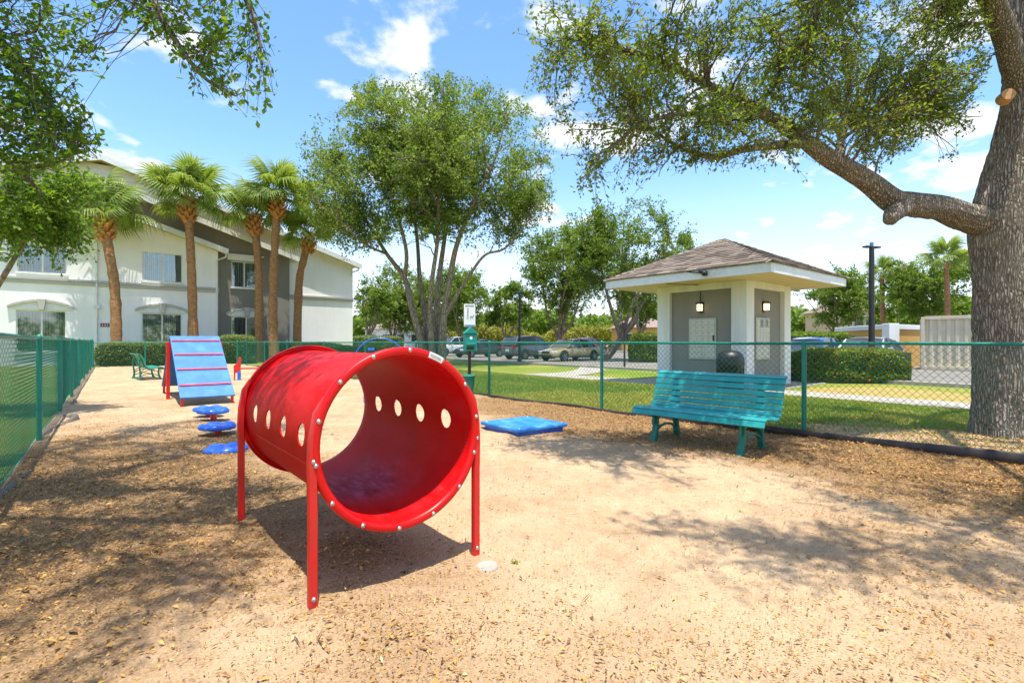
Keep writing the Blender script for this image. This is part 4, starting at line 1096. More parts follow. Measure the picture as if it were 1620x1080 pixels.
# ================================================================ apartment block: gable end with two stepped bays
def clip_poly(poly, nx, ny, d):
    """keep points with nx*x+ny*y <= d"""
    out_ = []
    for i in range(len(poly)):
        p, q = poly[i], poly[(i + 1) % len(poly)]
        fp, fq = nx * p[0] + ny * p[1] - d, nx * q[0] + ny * q[1] - d
        if fp <= 0: out_.append(p)
        if fp * fq < 0:
            t = fp / (fp - fq); out_.append((p[0] + (q[0] - p[0]) * t, p[1] + (q[1] - p[1]) * t))
    return out_
def building():
    O = np.array([-26.3, 26.0, 0.0])
    root = empty('apartment_building', (O[0], O[1], 0), TH, 'white and grey two-storey apartment building with nested gable roofs behind the palms', 'building')
    K = lambda px, v=0.0: facade_u(px, v)
    def facade_u(px, v):                      # u on the plane y=v (local) seen in column px
        p0 = O + AX * v; return along_line(px, p0, CX)
    def Z(px, py, v=0.0):
        p = O + AX * v + CX * facade_u(px, v); return EYE + (540 - py) / FOC * p[1]
    def wall(name, mat, v, u0, u1, z0, zlim, holes, depth=0.16, back=1.0):
        """zlim: list of (nx,nz,d) half planes for the gable"""
        us = sorted({u0, u1, *[h[0] for h in holes], *[h[1] for h in holes]}); zs = sorted({z0, 14.0, *[h[2] for h in holes], *[h[3] for h in holes]})
        m = MB()
        for i in range(len(us) - 1):
            for j in range(len(zs) - 1):
                cu, cz = (us[i] + us[i + 1]) / 2, (zs[j] + zs[j + 1]) / 2
                if any(h[0] < cu < h[1] and h[2] < cz < h[3] for h in holes): continue
                poly = [(us[i], zs[j]), (us[i + 1], zs[j]), (us[i + 1], zs[j + 1]), (us[i], zs[j + 1])]
                for nx, nz, d in zlim: poly = clip_poly(poly, nx, nz, d) if poly else poly
                if len(poly) < 3: continue
                m.add([(u, v, z) for u, z in poly], [tuple(range(len(poly)))])
        for a, b, c, d in holes:
            m.add([(a, v, c), (a, v + depth, c), (a, v + depth, d), (a, v, d)], [(0, 1, 2, 3)]); m.add([(b, v, c), (b, v + depth, c), (b, v + depth, d), (b, v, d)], [(3, 2, 1, 0)])
            m.add([(a, v, c), (b, v, c), (b, v + depth, c), (a, v + depth, c)], [(0, 1, 2, 3)]); m.add([(a, v, d), (b, v, d), (b, v + depth, d), (a, v + depth, d)], [(3, 2, 1, 0)])
        ztop = lambda u: min((d - nx * u) / nz for nx, nz, d in zlim)
        for u in (u0, u1):
            m.add([(u, v, z0), (u, v + back, z0), (u, v + back, ztop(u)), (u, v, ztop(u))], [(0, 1, 2, 3)])
        return m.build(name, mat, root, fix=False)
    def window(v, a, b, c, d, pale, sash=2, arched=False, sill=True, hood=False):
        w = empty_child('window', root, (0, 0, 0)); y = v + 0.10; f = 0.06
        for cc, sz in ((((a + b) / 2, y, c + f / 2), (b - a, .07, f)), (((a + b) / 2, y, d - f / 2), (b - a, .07, f)), ((a + f / 2, y, (c + d) / 2), (f, .068, d - c - 2 * f)), ((b - f / 2, y, (c + d) / 2), (f, .068, d - c - 2 * f)), (((a + b) / 2, y - .004, (c + d) / 2), (f * 1.2, .066, d - c - 2 * f))):
            m = MB(); m.box(cc, sz); m.build('frame', MAT['window_frame'], w)
        for q in range(2):
            u0 = a + f if q == 0 else (a + b) / 2 + f * .6; u1 = (a + b) / 2 - f * .6 if q == 0 else b - f
            m = MB(); m.box(((u0 + u1) / 2, y + .005, (c + d) / 2), (u1 - u0, .012, d - c - 2 * f)); m.build('pane', MAT['window_glass'], w)
            m = MB(); n = int((u1 - u0) / 0.10); 
            for k in range(n):
                uu = u0 + (u1 - u0) * (k + .5) / n; t = 0.35 + 0.35 * math.sin(k * 2.3 + a)
                m.box((uu, y + .10, (c + d) / 2), (0.088, .004, d - c - .05), [[math.cos(t), -math.sin(t), 0], [math.sin(t), math.cos(t), 0], [0, 0, 1]])
            m.build('blinds', MAT['blind_pale' if pale else 'blind'], w)
        m = MB(); m.box(((a + b) / 2, v + .45, (c + d) / 2), (b - a, .02, d - c)); m.build('room_behind', MAT['room_dark'], w)
        if sill: 
            m = MB(); m.box(((a + b) / 2, v - .02, c - .05), (b - a + .12, .14, .10)); m.build('sill', MAT['trim_white'], w, bevel=.01)
        if arched:
            m = MB(); n = 16; e = .32; h = .34
            arc = [(a - e + (b - a + 2 * e) * i / n, d + .10 + .36 * math.sin(PI * i / n) ** 0.8) for i in range(n + 1)]
            V = []; F = []
            for i, (u, z) in enumerate(arc):
                for y_, dz in ((v - .16, 0), (v - .16, .13), (v + .02, .13), (v + .02, 0)): V.append((u, y_, z + dz))
            for i in range(n):
                for j in range(4): F.append((i * 4 + j, i * 4 + (j + 1) % 4, (i + 1) * 4 + (j + 1) % 4, (i + 1) * 4 + j))
            F += [(0, 1, 2, 3), (n * 4 + 3, n * 4 + 2, n * 4 + 1, n * 4)]
            m.add(V, F); m.build('arch_moulding', MAT['trim_taupe'], w)
            m = MB(); poly = [(u, z) for u, z in arc] + [(b + .02, d + .01), (a - .02, d + .01)]
            m.prism(poly, (0, v - .045, 0), (1, 0, 0), (0, 0, 1), (0, .05, 0)); m.build('arch_panel', MAT['trim_white'], w)
            m = MB(); uc = (a + b) / 2; m.prism([(-.10, d + .02), (.10, d + .02), (.19, d + .62), (-.19, d + .62)], (uc, v - .21, 0), (1, 0, 0), (0, 0, 1), (0, .2, 0)); m.build('keystone', MAT['trim_taupe'], w, bevel=.02)
        if hood:
            m = MB(); m.box(((a + b) / 2, v - .07, d + .20), (b - a + .50, .18, .34)); m.build('lintel', MAT['trim_white'], w, bevel=.04)
            m = MB(); m.box(((a + b) / 2, v - .11, d + .40), (b - a + .75, .26, .08)); m.build('lintel', MAT['trim_white'], w, bevel=.02)
    SLp = 0.315
    def gable(up, zp):                                    # half planes under a gable with its peak at (up, zp)
        return [(SLp, 1.0, zp + SLp * up), (-SLp, 1.0, zp - SLp * up)]
    def roof(name, up, zp, ul, ur, y0, y1, fas=0.34, over=0.55):
        """two sloping slabs, rake boards in front, soffit below"""
        r = empty_child('roof', root, (0, 0, 0))
        for ue in (ul, ur):
            zb = zp - SLp * abs(ue - up)
            p = np.array([up, 0, zp]); q = np.array([ue, 0, zb])
            m = MB(); V = [(up, y0 - over, zp + .10), (ue, y0 - over, zb + .10), (ue, y1, zb + .10), (up, y1, zp + .10)]
            m.add(V + [(x, y, z - .10) for x, y, z in V], [(0, 1, 2, 3), (4, 7, 6, 5), (0, 4, 5, 1), (1, 5, 6, 2), (2, 6, 7, 3)]); m.build('shingle_slope', MAT['shingle_far'], r)
            m = MB(); V = [(up, y0 - over - .03, zp + .12), (ue, y0 - over - .03, zb + .12), (ue, y0 - over - .03, zb + .12 - fas), (up, y0 - over - .03, zp + .12 - fas)]
            m.add(V + [(x, y + .05, z) for x, y, z in V], [(0, 1, 2, 3), (7, 6, 5, 4), (0, 4, 5, 1), (3, 2, 6, 7), (1, 5, 6, 2)]); m.build('rake_board', MAT['fascia_paint'], r)
            m = MB(); V = [(up, y0 - over + .02, zp - .12), (ue, y0 - over + .02, zb - .12), (ue, y0 + .3, zb - .12), (up, y0 + .3, zp - .12)]
            m.add(V + [(x, y, z + .02) for x, y, z in V], [(3, 2, 1, 0), (4, 5, 6, 7)]); m.build('rake_soffit', MAT['soffit_cream'], r)
    # main gable (furthest back)
    vm = 1.1
    u_pk, z_pk = K(160, vm) , Z(160, 251, vm)
    u_r = K(568, vm); z_r = Z(568, 422, vm)
    SLp = (z_pk - z_r) / (u_r - u_pk)
    roof('main', u_pk, z_pk, 2 * u_pk - u_r, u_r, vm, vm + 14)
    um1 = K(558, vm); um0 = 2 * u_pk - um1
    wall('wall', MAT['stucco_white'], vm, um0, um1, -0.2, [(0, 1, 8.0)] + gable(u_pk, z_pk - .14), [], back=14)
    # lap siding boards in the top of the main gable
    z = 8.0
    while z < z_pk - .45:
        poly = [(um0, z), (um1, z), (um1, z + .26), (um0, z + .26)]
        for h in gable(u_pk, z_pk - .16): poly = clip_poly(poly, *h)
        if len(poly) >= 3:
            m = MB(); V = [(u, vm - (.05 if zz < z + .1 else .02), zz) for u, zz in poly]; n = len(V)
            m.add(V + [(u, vm + .03, zz) for u, y, zz in V], [tuple(range(n)), tuple(range(2 * n - 1, n - 1, -1))] + [((i + 1) % n, i, n + i, n + (i + 1) % n) for i in range(n)]); m.build('siding_board', MAT['siding'], root)
        z += .255
    # grey bay
    vg = 0.55
    ug1 = K(458, vg); ug0 = K(60, vg)
    zge = Z(470, 411, vg); uge = K(470, vg); upg = K(185, vg); zpg = zge + SLp * (uge - upg)
    gw = [(K(366, vg), K(407, vg), Z(385, 455, vg), Z(385, 414, vg)), (K(366, vg), K(413, vg), 0.9, Z(385, 501, vg))]
    wall('wall', MAT['stucco_grey'], vg, ug0, ug1, -0.2, gable(upg, zpg - .14), gw)
    roof('grey', upg, zpg, 2 * upg - uge, uge, vg, vm + 1.5)
    window(vg, *gw[0], True, hood=True); window(vg, *gw[1], False, arched=True)
    # white bay in front
    vw = 0.0
    uw1 = K(345, vw); uwe = K(359, vw); zwe = Z(359, 399, vw); upw = K(150, vw); zpw = zwe + SLp * (uwe - upw)
    uw0 = 2 * upw - uw1
    hs = [(K(27, vw), K(106, vw), Z(66, 432, vw), Z(66, 387, vw)), (K(225, vw), K(289, vw), Z(257, 446, vw), Z(257, 400, vw)),
          (K(25, vw), K(105, vw), 0.75, Z(66, 491, vw)), (K(224, vw), K(288, vw), 0.75, Z(257, 496, vw))]
    wall('wall', MAT['stucco_white'], vw, uw0, uw1, -0.2, gable(upw, zpw - .14), hs)
    roof('white', upw, zpw, 2 * upw - uwe, uwe, vw, vm + .8)
    window(vw, *hs[0], False); window(vw, *hs[1], True); window(vw, *hs[2], False, arched=True); window(vw, *hs[3], False, arched=True)
    # string courses
    for v, a, b in ((vw, uw0, uw1 + .05), (vm, ug1 + .02, um1)):
        zc = Z(66, 441, vw) if v == vw else Z(510, 470, vm)
        m = MB(); m.box(((a + b) / 2, v - .05, zc), (b - a, .16, .12)); m.build('string_course', MAT['trim_taupe'], root)
        m = MB(); m.box(((a + b) / 2, v - .03, zc - .16), (b - a, .10, .18)); m.build('string_course', MAT['trim_taupe'], root)
    # downpipes
    def pipe(pts, r, mat='trim_white'):
        m = MB(); m.tube(pts, r, 8); m.build('downpipe', MAT[mat], root)
    u = K(344, vw); pipe([(uwe - .05, vw - .2, zwe - .05), (uwe - .1, vw - .15, zwe - .35), (u - .06, vw - .10, zwe - .6), (u - .06, vw - .10, 0)], .055)
    u = K(558, vm); pipe([(u_r - .05, vm - .3, z_r), (u_r - .15, vm - .2, z_r - .3), (u - .1, vm - .1, z_r - .5), (u - .1, vm - .1, z_r - .8)], .06)
    u = K(153, vw); m = MB(); m.tube([(u, vw - .07, 0), (u, vw - .07, Z(153, 374, vw))], .045, 8); m.box((u, vw - .08, Z(153, 485, vw)), (.30, .12, .18)); m.box((u - .05, vw - .14, Z(153, 372, vw)), (.28, .22, .14)); m.tube([(u - .1, vw - .3, Z(153, 379, vw)), (u - .16, vw - .5, Z(153, 380, vw))], .07, 8)
    cam_ = m.build('conduit', MAT['trim_white'], root)
    m = MB(); m.lathe([(0, .03), (.07, .02), (.08, 0)], 12, (u - .17, vw - .52, Z(153, 380, vw)), np.array([[1.0, 0, 0], [0, 0, -1.0], [0, 1.0, 0]])); m.build('alarm_light', MAT['tail_red'], cam_)
    # number plate on the wall
    c_ = K(166, vw); z_ = Z(166, 514, vw); m = MB(); m.box((c_, vw - .02, z_), (.40, .03, .20)); pl = m.build('number_plate', MAT['plate_red'], root)
    for q in (-1, 0, 1):
        m = MB(); uq = c_ + q * .11
        for dz in (-.05, 0, .05): m.box((uq, vw - .038, z_ + dz), (.06, .006, .018))
        m.box((uq + .022, vw - .038, z_ + (.025 if q else -.025)), (.018, .006, .05)); m.box((uq - (.022 if q else -.022), vw - .0385, z_ + (-.025 if q else .025)), (.018, .006, .05))
        m.build('digit', MAT['sign_white'], pl)
pm('plate_red', (0.20, 0.015, 0.02), 0.5)
building()

# ================================================================ far side of the lot
def container():
    p = at(1457, 583, 23.3); p[2] = 0; q = p - AX * 6.06
    d = q - p; d[2] = 0; L = np.linalg.norm(d); d /= L
    root = empty('shipping_container', (p[0], p[1], 0.02), math.atan2(d[1], d[0]), 'beige corrugated shipping container behind the oak trunk', 'container')
    H = 2.40; Wd = 2.44
    n = int(L / 0.30); V = []; F = []
    prof = []
    for k in range(n):
        x = k * L / n; w = L / n
        prof += [(x, 0.0), (x + w * .28, 0.0), (x + w * .50, 0.07), (x + w * .78, 0.07)]
    prof.append((L, 0))
    for x, y in prof: V += [(x, .06 + y, .16), (x, .06 + y, H - .1)]
    F = [(2 * i, 2 * i + 2, 2 * i + 3, 2 * i + 1) for i in range(len(prof) - 1)]
    m = MB(); m.add(V, F); m.build('corrugated_side', MAT['container_paint'], root, fix=False)
    m = MB(); m.box((L / 2, Wd / 2 + .15, H / 2 + .02), (L - .02, Wd - .12, H - .14)); m.build('body', MAT['container_paint'], root)
    for z in (.08, H - .05):
        m = MB(); m.box((L / 2, .06, z), (L - .26, .12, .15)); m.build('rail', MAT['container_paint'], root, bevel=.01)
    for x in (.06, L - .06):
        m = MB(); m.box((x, .055, H / 2), (.13, .13, H)); m.build('corner_post', MAT['container_paint'], root, bevel=.01)
    for k in range(2):
        m = MB(); m.box((-.03, .65 + k * 1.18, H / 2), (.05, 1.14, H - .25)); dd = m.build('door', MAT['container_paint'], root, bevel=.01)
        for y in (.4, .9): 
            m = MB(); m.tube([(-.08, y + k * 1.18, .15), (-.08, y + k * 1.18, H - .15)], .02, 8); m.build('lock_rod', MAT['galvanised'], dd)
container()
def enclosure():
    a = at(1325, 540, 31.0); b = at(1409, 540, 24.8); c = at(1462, 540, 27.0)
    root = empty('wall_enclosure', (b[0], b[1], 0), 0, 'tan rendered enclosure wall with white pier and cap left of the container', 'wall')
    for p, q in ((a, b), (b, c)):
        p = p - b; q = q - b; p[2] = q[2] = 0
        d = (q - p) / np.linalg.norm(q - p)
        m = MB(); m.bar(p + (0, 0, .95), q + (0, 0, .95), .2, 1.9); m.build('panel', MAT['stucco_tan'], root)
        m = MB(); m.bar(p + (0, 0, 2.02), q + (0, 0, 2.02), .34, .24); m.build('cap', MAT['trim_white'], root, bevel=.02)
    m = MB(); m.box((0, 0, 1.09), (.5, .5, 2.18)); m.build('pier', MAT['trim_white'], root, bevel=.02)
enclosure()
def lamp_post(px, Y, top_px, base, label, arms):
    p = at(px, top_px, Y)
    root = empty('lamp_post', (p[0], p[1], 0), 0.3, label, 'lamp post')
    h = p[2]
    m = MB(); m.tube([(0, 0, -.1), (0, 0, h)], [base, base * .75], 12); m.build('pole', MAT['black_pole'], root, sharp=40)
    m = MB(); m.lathe([(base * 1.8, 0), (base * 1.8, .12), (base * 1.1, .3)], 14); m.build('base_cover', MAT['black_pole'], root, sharp=40)
    if arms:
        for s in (-1, 1):
            m = MB(); m.box((s * .20, 0, h - .02), (.26, .20, .06)); m.box((s * .05, 0, h - .03), (.10, .05, .05)); m.build('lamp_head', MAT['black_pole'], root, bevel=.02)
    m = MB(); m.tube([(0, 0, h), (0, 0, h + .14)], .06, 10); m.build('sensor', MAT['sign_blue'] if arms else MAT['black_pole'], root)
    return root
lamp_post(1379, 17.6, 390, 0.105, 'dark lamp post with twin flat heads rising behind the flowering hedge', True)
lamp_post(822, 31.5, 463, 0.085, 'thin black lamp post standing in front of the grey parked car', True)
def pay_post():
    p = at(988, 513, 24.5); root = empty('card_reader_post', (p[0], p[1], 0), .2, 'black post with a small box head left of the kiosk', 'post')
    m = MB(); m.tube([(0, 0, -.1), (0, 0, 1.95)], .05, 10); m.build('pole', MAT['black_pole'], root, sharp=40)
    m = MB(); m.box((0, 0, 2.05), (.24, .16, .34)); m.build('box', MAT['black_pole'], root, bevel=.03)
pay_post()

# ================================================================ cars (local x forward)
def make_car(label, paint, kind, loc, rz, tail=False, group='parked cars'):
    root = empty('parked_car', loc, rz, label, 'car', group)
    L, Wd, H = {'sedan': (4.6, 1.80, 1.44), 'suv': (4.5, 1.84, 1.68), 'van': (5.0, 1.95, 1.9)}[kind]
    hl = L / 2; hw = Wd / 2; belt = .92 if kind == 'sedan' else 1.05
    hood = .80 if kind == 'sedan' else .98; deck = .98 if kind == 'sedan' else 1.05
    # lower body: stations (x, z top, half width, z bottom)
    st = [(-hl, .62, hw * .80, .38), (-hl + .05, deck - .1, hw * .90, .30), (-hl + .25, deck, hw * .96, .24), (-hl + .9, belt + .02, hw, .20), (-.2, belt, hw, .18), (hl - 1.35, belt - .02, hw, .20), (hl - .75, hood, hw * .97, .22), (hl - .25, hood - .12, hw * .90, .24), (hl - .06, hood - .22, hw * .80, .30), (hl, .52, hw * .70, .36)]
    ring = lambda x, zt, w, zb: [(x, w * .92, zb), (x, w, zb + (zt - zb) * .30), (x, w * 1.0, zb + (zt - zb) * .70), (x, w * .93, zt - .03), (x, w * .80, zt), (x, 0, zt + .02), (x, -w * .80, zt), (x, -w * .93, zt - .03), (x, -w, zb + (zt - zb) * .70), (x, -w, zb + (zt - zb) * .30), (x, -w * .92, zb)]
    V = []; F = []; n = 11
    for s_ in st: V += ring(*s_)
    for i in range(len(st) - 1):
        for j in range(n - 1): F.append((i * n + j, i * n + j + 1, (i + 1) * n + j + 1, (i + 1) * n + j))
        F.append((i * n + n - 1, i * n, (i + 1) * n, (i + 1) * n + n - 1))
    F += [tuple(range(n)), tuple((len(st) - 1) * n + j for j in range(n - 1, -1, -1))]
    m = MB(); m.add(V, F); body = m.build('body', MAT['paint_' + paint], root, smooth=True)
    sd = body.modifiers.new('sub', 'SUBSURF'); sd.levels = 2; sd.render_levels = 2
    # greenhouse
    if kind == 'sedan': gx = [(-hl + .55, belt - .02, .90), (-hl + 1.25, H - .08, .70), (-.25, H, .70), (.35, H - .04, .71), (hl - 1.25, belt - .04, .90)]
    else: gx = [(-hl + .06, belt - .02, .90), (-hl + .38, H - .08, .74), (-.4, H, .74), (.30, H - .05, .74), (hl - 1.25, belt - .02, .92)]
    V = []; F = []
    for x, z, k in gx: V += [(x, hw * .92, belt - .06), (x, hw * k, z), (x, -hw * k, z), (x, -hw * .92, belt - .06)]
    for i in range(len(gx) - 1):
        for j in range(3): F.append((i * 4 + j, i * 4 + j + 1, (i + 1) * 4 + j + 1, (i + 1) * 4 + j))
    m = MB(); m.add(V, F); m.build('windows', MAT['car_glass'], root, sharp=30)
    # roof skin and pillars
    m = MB(); V = []; F = []
    top = gx[1:-1]
    for x, z, k in top: V += [(x, hw * k + .012, z - .05), (x, hw * k * .88, z + .016), (x, 0, z + .035), (x, -hw * k * .88, z + .016), (x, -hw * k - .012, z - .05)]
    for i in range(len(top) - 1):
        for j in range(4): F.append((i * 5 + j, i * 5 + j + 1, (i + 1) * 5 + j + 1, (i + 1) * 5 + j))
    m.add(V, F); m.build('roof', MAT['paint_' + paint], root, smooth=True)
    for s in (-1, 1):
        for p, q, w in (((gx[1][0], gx[1][1] - .02, gx[1][2]), (gx[0][0], belt, .91), .13), ((gx[-2][0], gx[-2][1] - .02, gx[-2][2]), (gx[-1][0], belt - .02, .91), .07), ((-.15, H - .03, gx[2][2]), (-.22, belt - .02, .925), .08)):
            m = MB(); m.bar((p[0], s * (hw * p[2] + .008), p[1]), (q[0], s * (hw * q[2] + .008), q[1]), .03, w, (0, s, 0.2)); m.build('pillar', MAT['paint_' + paint], root)
        m = MB(); m.box((hl - 1.55, s * (hw + .09), belt + .06), (.14, .18, .13)); m.build('mirror', MAT['paint_' + paint], root, bevel=.03)
        for x in (-.35, .62): 
            m = MB(); m.box((x, s * (hw + .004), belt - .18), (.16, .03, .03)); m.build('door_handle', MAT['paint_' + paint], root, bevel=.008)
        m = MB(); m.box((.0, s * (hw - .005), .27), (L * .5, .03, .07)); m.build('side_skirt', MAT['car_black'], root, bevel=.01)
        m = MB(); m.box((hl - .16, s * hw * .66, hood - .20), (.20, .36, .14), [[.9, -.3 * s, 0], [.3 * s, .95, 0], [0, 0, 1]]); m.build('headlight', MAT['head_lamp'], root, bevel=.04)
        m = MB(); m.box((-hl + .07, s * hw * .72, deck - .16), (.16, .34, .17), [[.9, .3 * s, 0], [-.3 * s, .95, 0], [0, 0, 1]]); m.build('taillight', MAT['tail_red'], root, bevel=.03)
        for x in (-hl + .88, hl - .88):
            y = s * (hw - .10)
            M = np.array([[1.0, 0, 0], [0, 0, float(s)], [0, 1.0, 0]])
            m = MB(); m.lathe([(0, 0), (.37, 0), (.37, .115), (0, .115)], 24, (x, y, .36), M); m.build('wheel_arch', MAT['car_black'], root)
            wl_ = empty_child('wheel', root, (x, y, .32))
            m = MB(); m.lathe([(.20, .02), (.315, .02), (.325, .05), (.325, .11), (.305, .128), (.21, .13)], 28, (0, 0, 0), M); m.build('tyre', MAT['tyre'], wl_, sharp=40)
            m = MB(); m.lathe([(.215, .125), (.20, .12), (.19, .08), (0, .07)], 28, (0, 0, 0), M)
            for k in range(5):
                t = 2 * PI * k / 5; m.bar((.03 * math.cos(t), s * .12, .03 * math.sin(t)), (.205 * math.cos(t), s * .122, .205 * math.sin(t)), .05, .03, (0, 1, 0))
            m.build('rim', MAT['rim'], wl_)
    m = MB(); m.box((hl - .05, 0, hood - .22), (.10, hw * .82, .14)); m.build('grille', MAT['car_black'], root, bevel=.03)
    m = MB(); m.box((hl - .01, 0, .36), (.10, hw * 1.3, .13)); m.build('front_intake', MAT['car_black'], root, bevel=.03)
    m = MB(); m.box((-hl + .01, 0, .36), (.08, hw * 1.5, .14)); m.build('rear_skirt', MAT['car_black'], root, bevel=.03)
    m = MB(); m.box((-hl - .015, 0, .66), (.03, .34, .16)); m.build('licence_plate', MAT['sign_white'], root)
    return root
def car_at(a, c, rz, *args, **kw):
    p = W(a, c); return make_car(args[0], args[1], args[2], (p[0], p[1], 0.015), rz, **kw)
car_at(23.9, 24.7, TH + PI, 'gold sedan parked nose-out beside the kiosk lawn', 'gold', 'sedan')
car_at(28.1, 24.9, TH, 'slate grey hatchback SUV parked with its red tail light outward', 'slate', 'suv')
car_at(34.2, 24.6, TH + PI, 'charcoal sedan parked behind the dog waste station', 'charcoal', 'sedan')
car_at(39.2, 25.2, TH + PI, 'white car half hidden by the multi-stemmed tree', 'white', 'suv')
car_at(43.0, 38.5, TH, 'beige car in the back row behind the charcoal sedan', 'beige', 'suv')
car_at(36.4, 40.5, TH, 'maroon car roof in the back row behind the grey SUV', 'maroon', 'suv')
pb = at(1290, 540, 21.8); make_car('blue car with red tail lights behind the flowering hedge by the kiosk', 'blue', 'sedan', (pb[0], pb[1], .015), TH, group='parked cars')
pb = at(1372, 540, 21.2); make_car('silver car behind the right end of the flowering hedge', 'silver', 'sedan', (pb[0], pb[1], .015), TH + PI, group='parked cars')

# far buildings seen between the trees
def house(name, label, px0, px1, Y, ztop, wall_mat, roof_h, nwin, rzoff=0.0):
    p = at(px0, 540, Y); q = at(px1, 540, Y); w = q[0] - p[0]
    root = empty(name, ((p[0] + q[0]) / 2, Y, 0), rzoff, label, 'house')
    m = MB(); m.box((0, 4, ztop / 2), (w, 8, ztop)); m.build('wall', MAT[wall_mat], root)
    m = MB(); e = .5
    m.add([(-w / 2 - e, -e, ztop), (w / 2 + e, -e, ztop), (w / 2 + e, 8 + e, ztop), (-w / 2 - e, 8 + e, ztop), (-w / 2 + min(4, w * .3), 4, ztop + roof_h), (w / 2 - min(4, w * .3), 4, ztop + roof_h)], [(0, 1, 5, 4), (1, 2, 5), (2, 3, 4, 5), (3, 0, 4), (3, 2, 1, 0)]); m.build('roof', MAT['shingle_far'], root)
    for k in range(nwin):
        x = -w / 2 + w * (k + .5) / nwin
        for zc in ([ztop * .3, ztop * .75] if ztop > 4.5 else [ztop * .55]):
            m = MB(); m.box((x, -.03, zc), (1.3, .1, 1.3)); wn_ = m.build('window', MAT['window_frame'], root)
            m = MB(); m.box((x, -.09, zc), (1.1, .03, 1.1)); m.build('pane', MAT['car_glass'], wn_)
house('far_house', 'white building glimpsed behind the central tree trunks', 578, 690, 84, 3.4, 'stucco_white', 1.6, 5)
house('far_house', 'tan house glimpsed left of the mail kiosk', 985, 1062, 72, 3.3, 'stucco_tan', 1.6, 4)
house('far_house', 'pink two-storey house glimpsed between the trees right of the kiosk', 1332, 1402, 64, 5.2, 'stucco_pink', 1.8, 4)
# ================================================================ trees
def leaf_geo(P, D, Nn, L, Wd, rnd, mode='kite'):
    """P base point, D direction, Nn face normal (rough), L length, Wd width"""
    n = len(P)
    D = D / (np.linalg.norm(D, axis=1)[:, None] + 1e-9)
    Sd = np.cross(D, Nn); Sd /= (np.linalg.norm(Sd, axis=1)[:, None] + 1e-9)
    Up = np.cross(Sd, D)
    L = L[:, None]; Wd = Wd[:, None]
    if mode == 'kite':
        V = np.stack([P, P + D * L * .55 + Sd * Wd * .5 + Up * Wd * .18, P + D * L, P + D * L * .55 - Sd * Wd * .5 + Up * Wd * .18], 1)
        b = np.arange(n) * 4
        F = np.stack([b, b + 1, b + 2, b, b + 2, b + 3], 1).reshape(-1, 3); k = 4
    else:                                                   # obovate leaf, folded along the midrib
        q = [(0, 0, 0), (.62, .46, .12), (1.0, .16, .0), (1.0, -.16, .0), (.62, -.46, .12), (.55, 0, -.03)]
        V = np.stack([P + D * L * a + Sd * Wd * s + Up * Wd * u for a, s, u in q], 1)
        b = np.arange(n) * 6
        F = np.concatenate([np.stack([b + 5, b + i, b + (i + 1) % 5], 1) for i in range(5)]); k = 6
    return V.reshape(-1, 3), F, np.repeat(rnd, k)

def bezier(p0, p1, p2, n):
    t = np.linspace(0, 1, n)[:, None]
    return (1 - t) ** 2 * p0 + 2 * t * (1 - t) * p1 + t ** 2 * p2
def smooth_path(pts, rad, n=6):
    """Catmull-Rom through pts"""
    P = np.asarray(pts, float); r = np.asarray(rad, float)
    Q = np.vstack([2 * P[0] - P[1], P, 2 * P[-1] - P[-2]]); o = []; ro = []
    for i in range(len(P) - 1):
        for k in range(n):
            t = k / n; a, b, c, d = Q[i:i + 4]
            o.append(.5 * ((2 * b) + (-a + c) * t + (2 * a - 5 * b + 4 * c - d) * t * t + (-a + 3 * b - 3 * c + d) * t ** 3)); ro.append(r[i] * (1 - t) + r[i + 1] * t)
    o.append(P[-1]); ro.append(r[-1]); return np.array(o), np.array(ro)

class Tubes:
    def __init__(s): s.V = []; s.F = []; s.n = 0
    def add(s, pts, rad, sides):
        pts = np.asarray(pts, float); rad = np.asarray(rad, float); m = len(pts)
        d = np.gradient(pts, axis=0); d /= (np.linalg.norm(d, axis=1)[:, None] + 1e-9)
        ref = np.where(np.abs(d[:, 2:3]) < .9, np.array([[0, 0, 1.0]]), np.array([[1.0, 0, 0]])) if np.ptp(np.abs(d[:, 2])) < .2 else np.tile(np.array([[0.83, 0.55, 0.05]]), (m, 1))
        x = np.cross(d, ref); x /= (np.linalg.norm(x, axis=1)[:, None] + 1e-9); y = np.cross(d, x)
        for i in range(1, m):                                # keep rings from twisting
            a = np.dot(x[i - 1], x[i]); b = np.dot(x[i - 1], y[i]); l = math.hypot(a, b) + 1e-9
            xi = (x[i] * a + y[i] * b) / l; x[i] = xi; y[i] = np.cross(d[i], xi)
        t = np.arange(sides) * 2 * PI / sides
        V = pts[:, None] + (x[:, None] * np.cos(t)[None, :, None] + y[:, None] * np.sin(t)[None, :, None]) * rad[:, None, None]
        b = s.n + (np.arange(m - 1)[:, None] * sides + np.arange(sides)[None]).reshape(-1)
        b2 = s.n + (np.arange(m - 1)[:, None] * sides + (np.arange(sides)[None] + 1) % sides).reshape(-1)
        s.V.append(V.reshape(-1, 3)); s.F.append(np.stack([b, b2, b2 + sides, b + sides], 1)); s.n += m * sides
        if rad[-1] > .03:                                    # rounded stump at a blunt end
            e = pts[-1]; k0 = s.n - sides
            cap1 = e + d[-1] * rad[-1] * .45 + (V[-1] - e) * .7; cap2 = e + d[-1] * rad[-1] * .6 + (V[-1] - e) * .02
            s.V += [cap1, cap2]; q = np.arange(sides); q2 = (q + 1) % sides
            s.F += [np.stack([k0 + q, k0 + q2, s.n + q2, s.n + q], 1), np.stack([s.n + q, s.n + q2, s.n + sides + q2, s.n + sides + q], 1)]; s.n += 2 * sides
    def build(s, name, mat, parent, origin):
        return np_mesh(name, np.concatenate(s.V) - origin, np.concatenate(s.F), mat, parent, smooth=True)

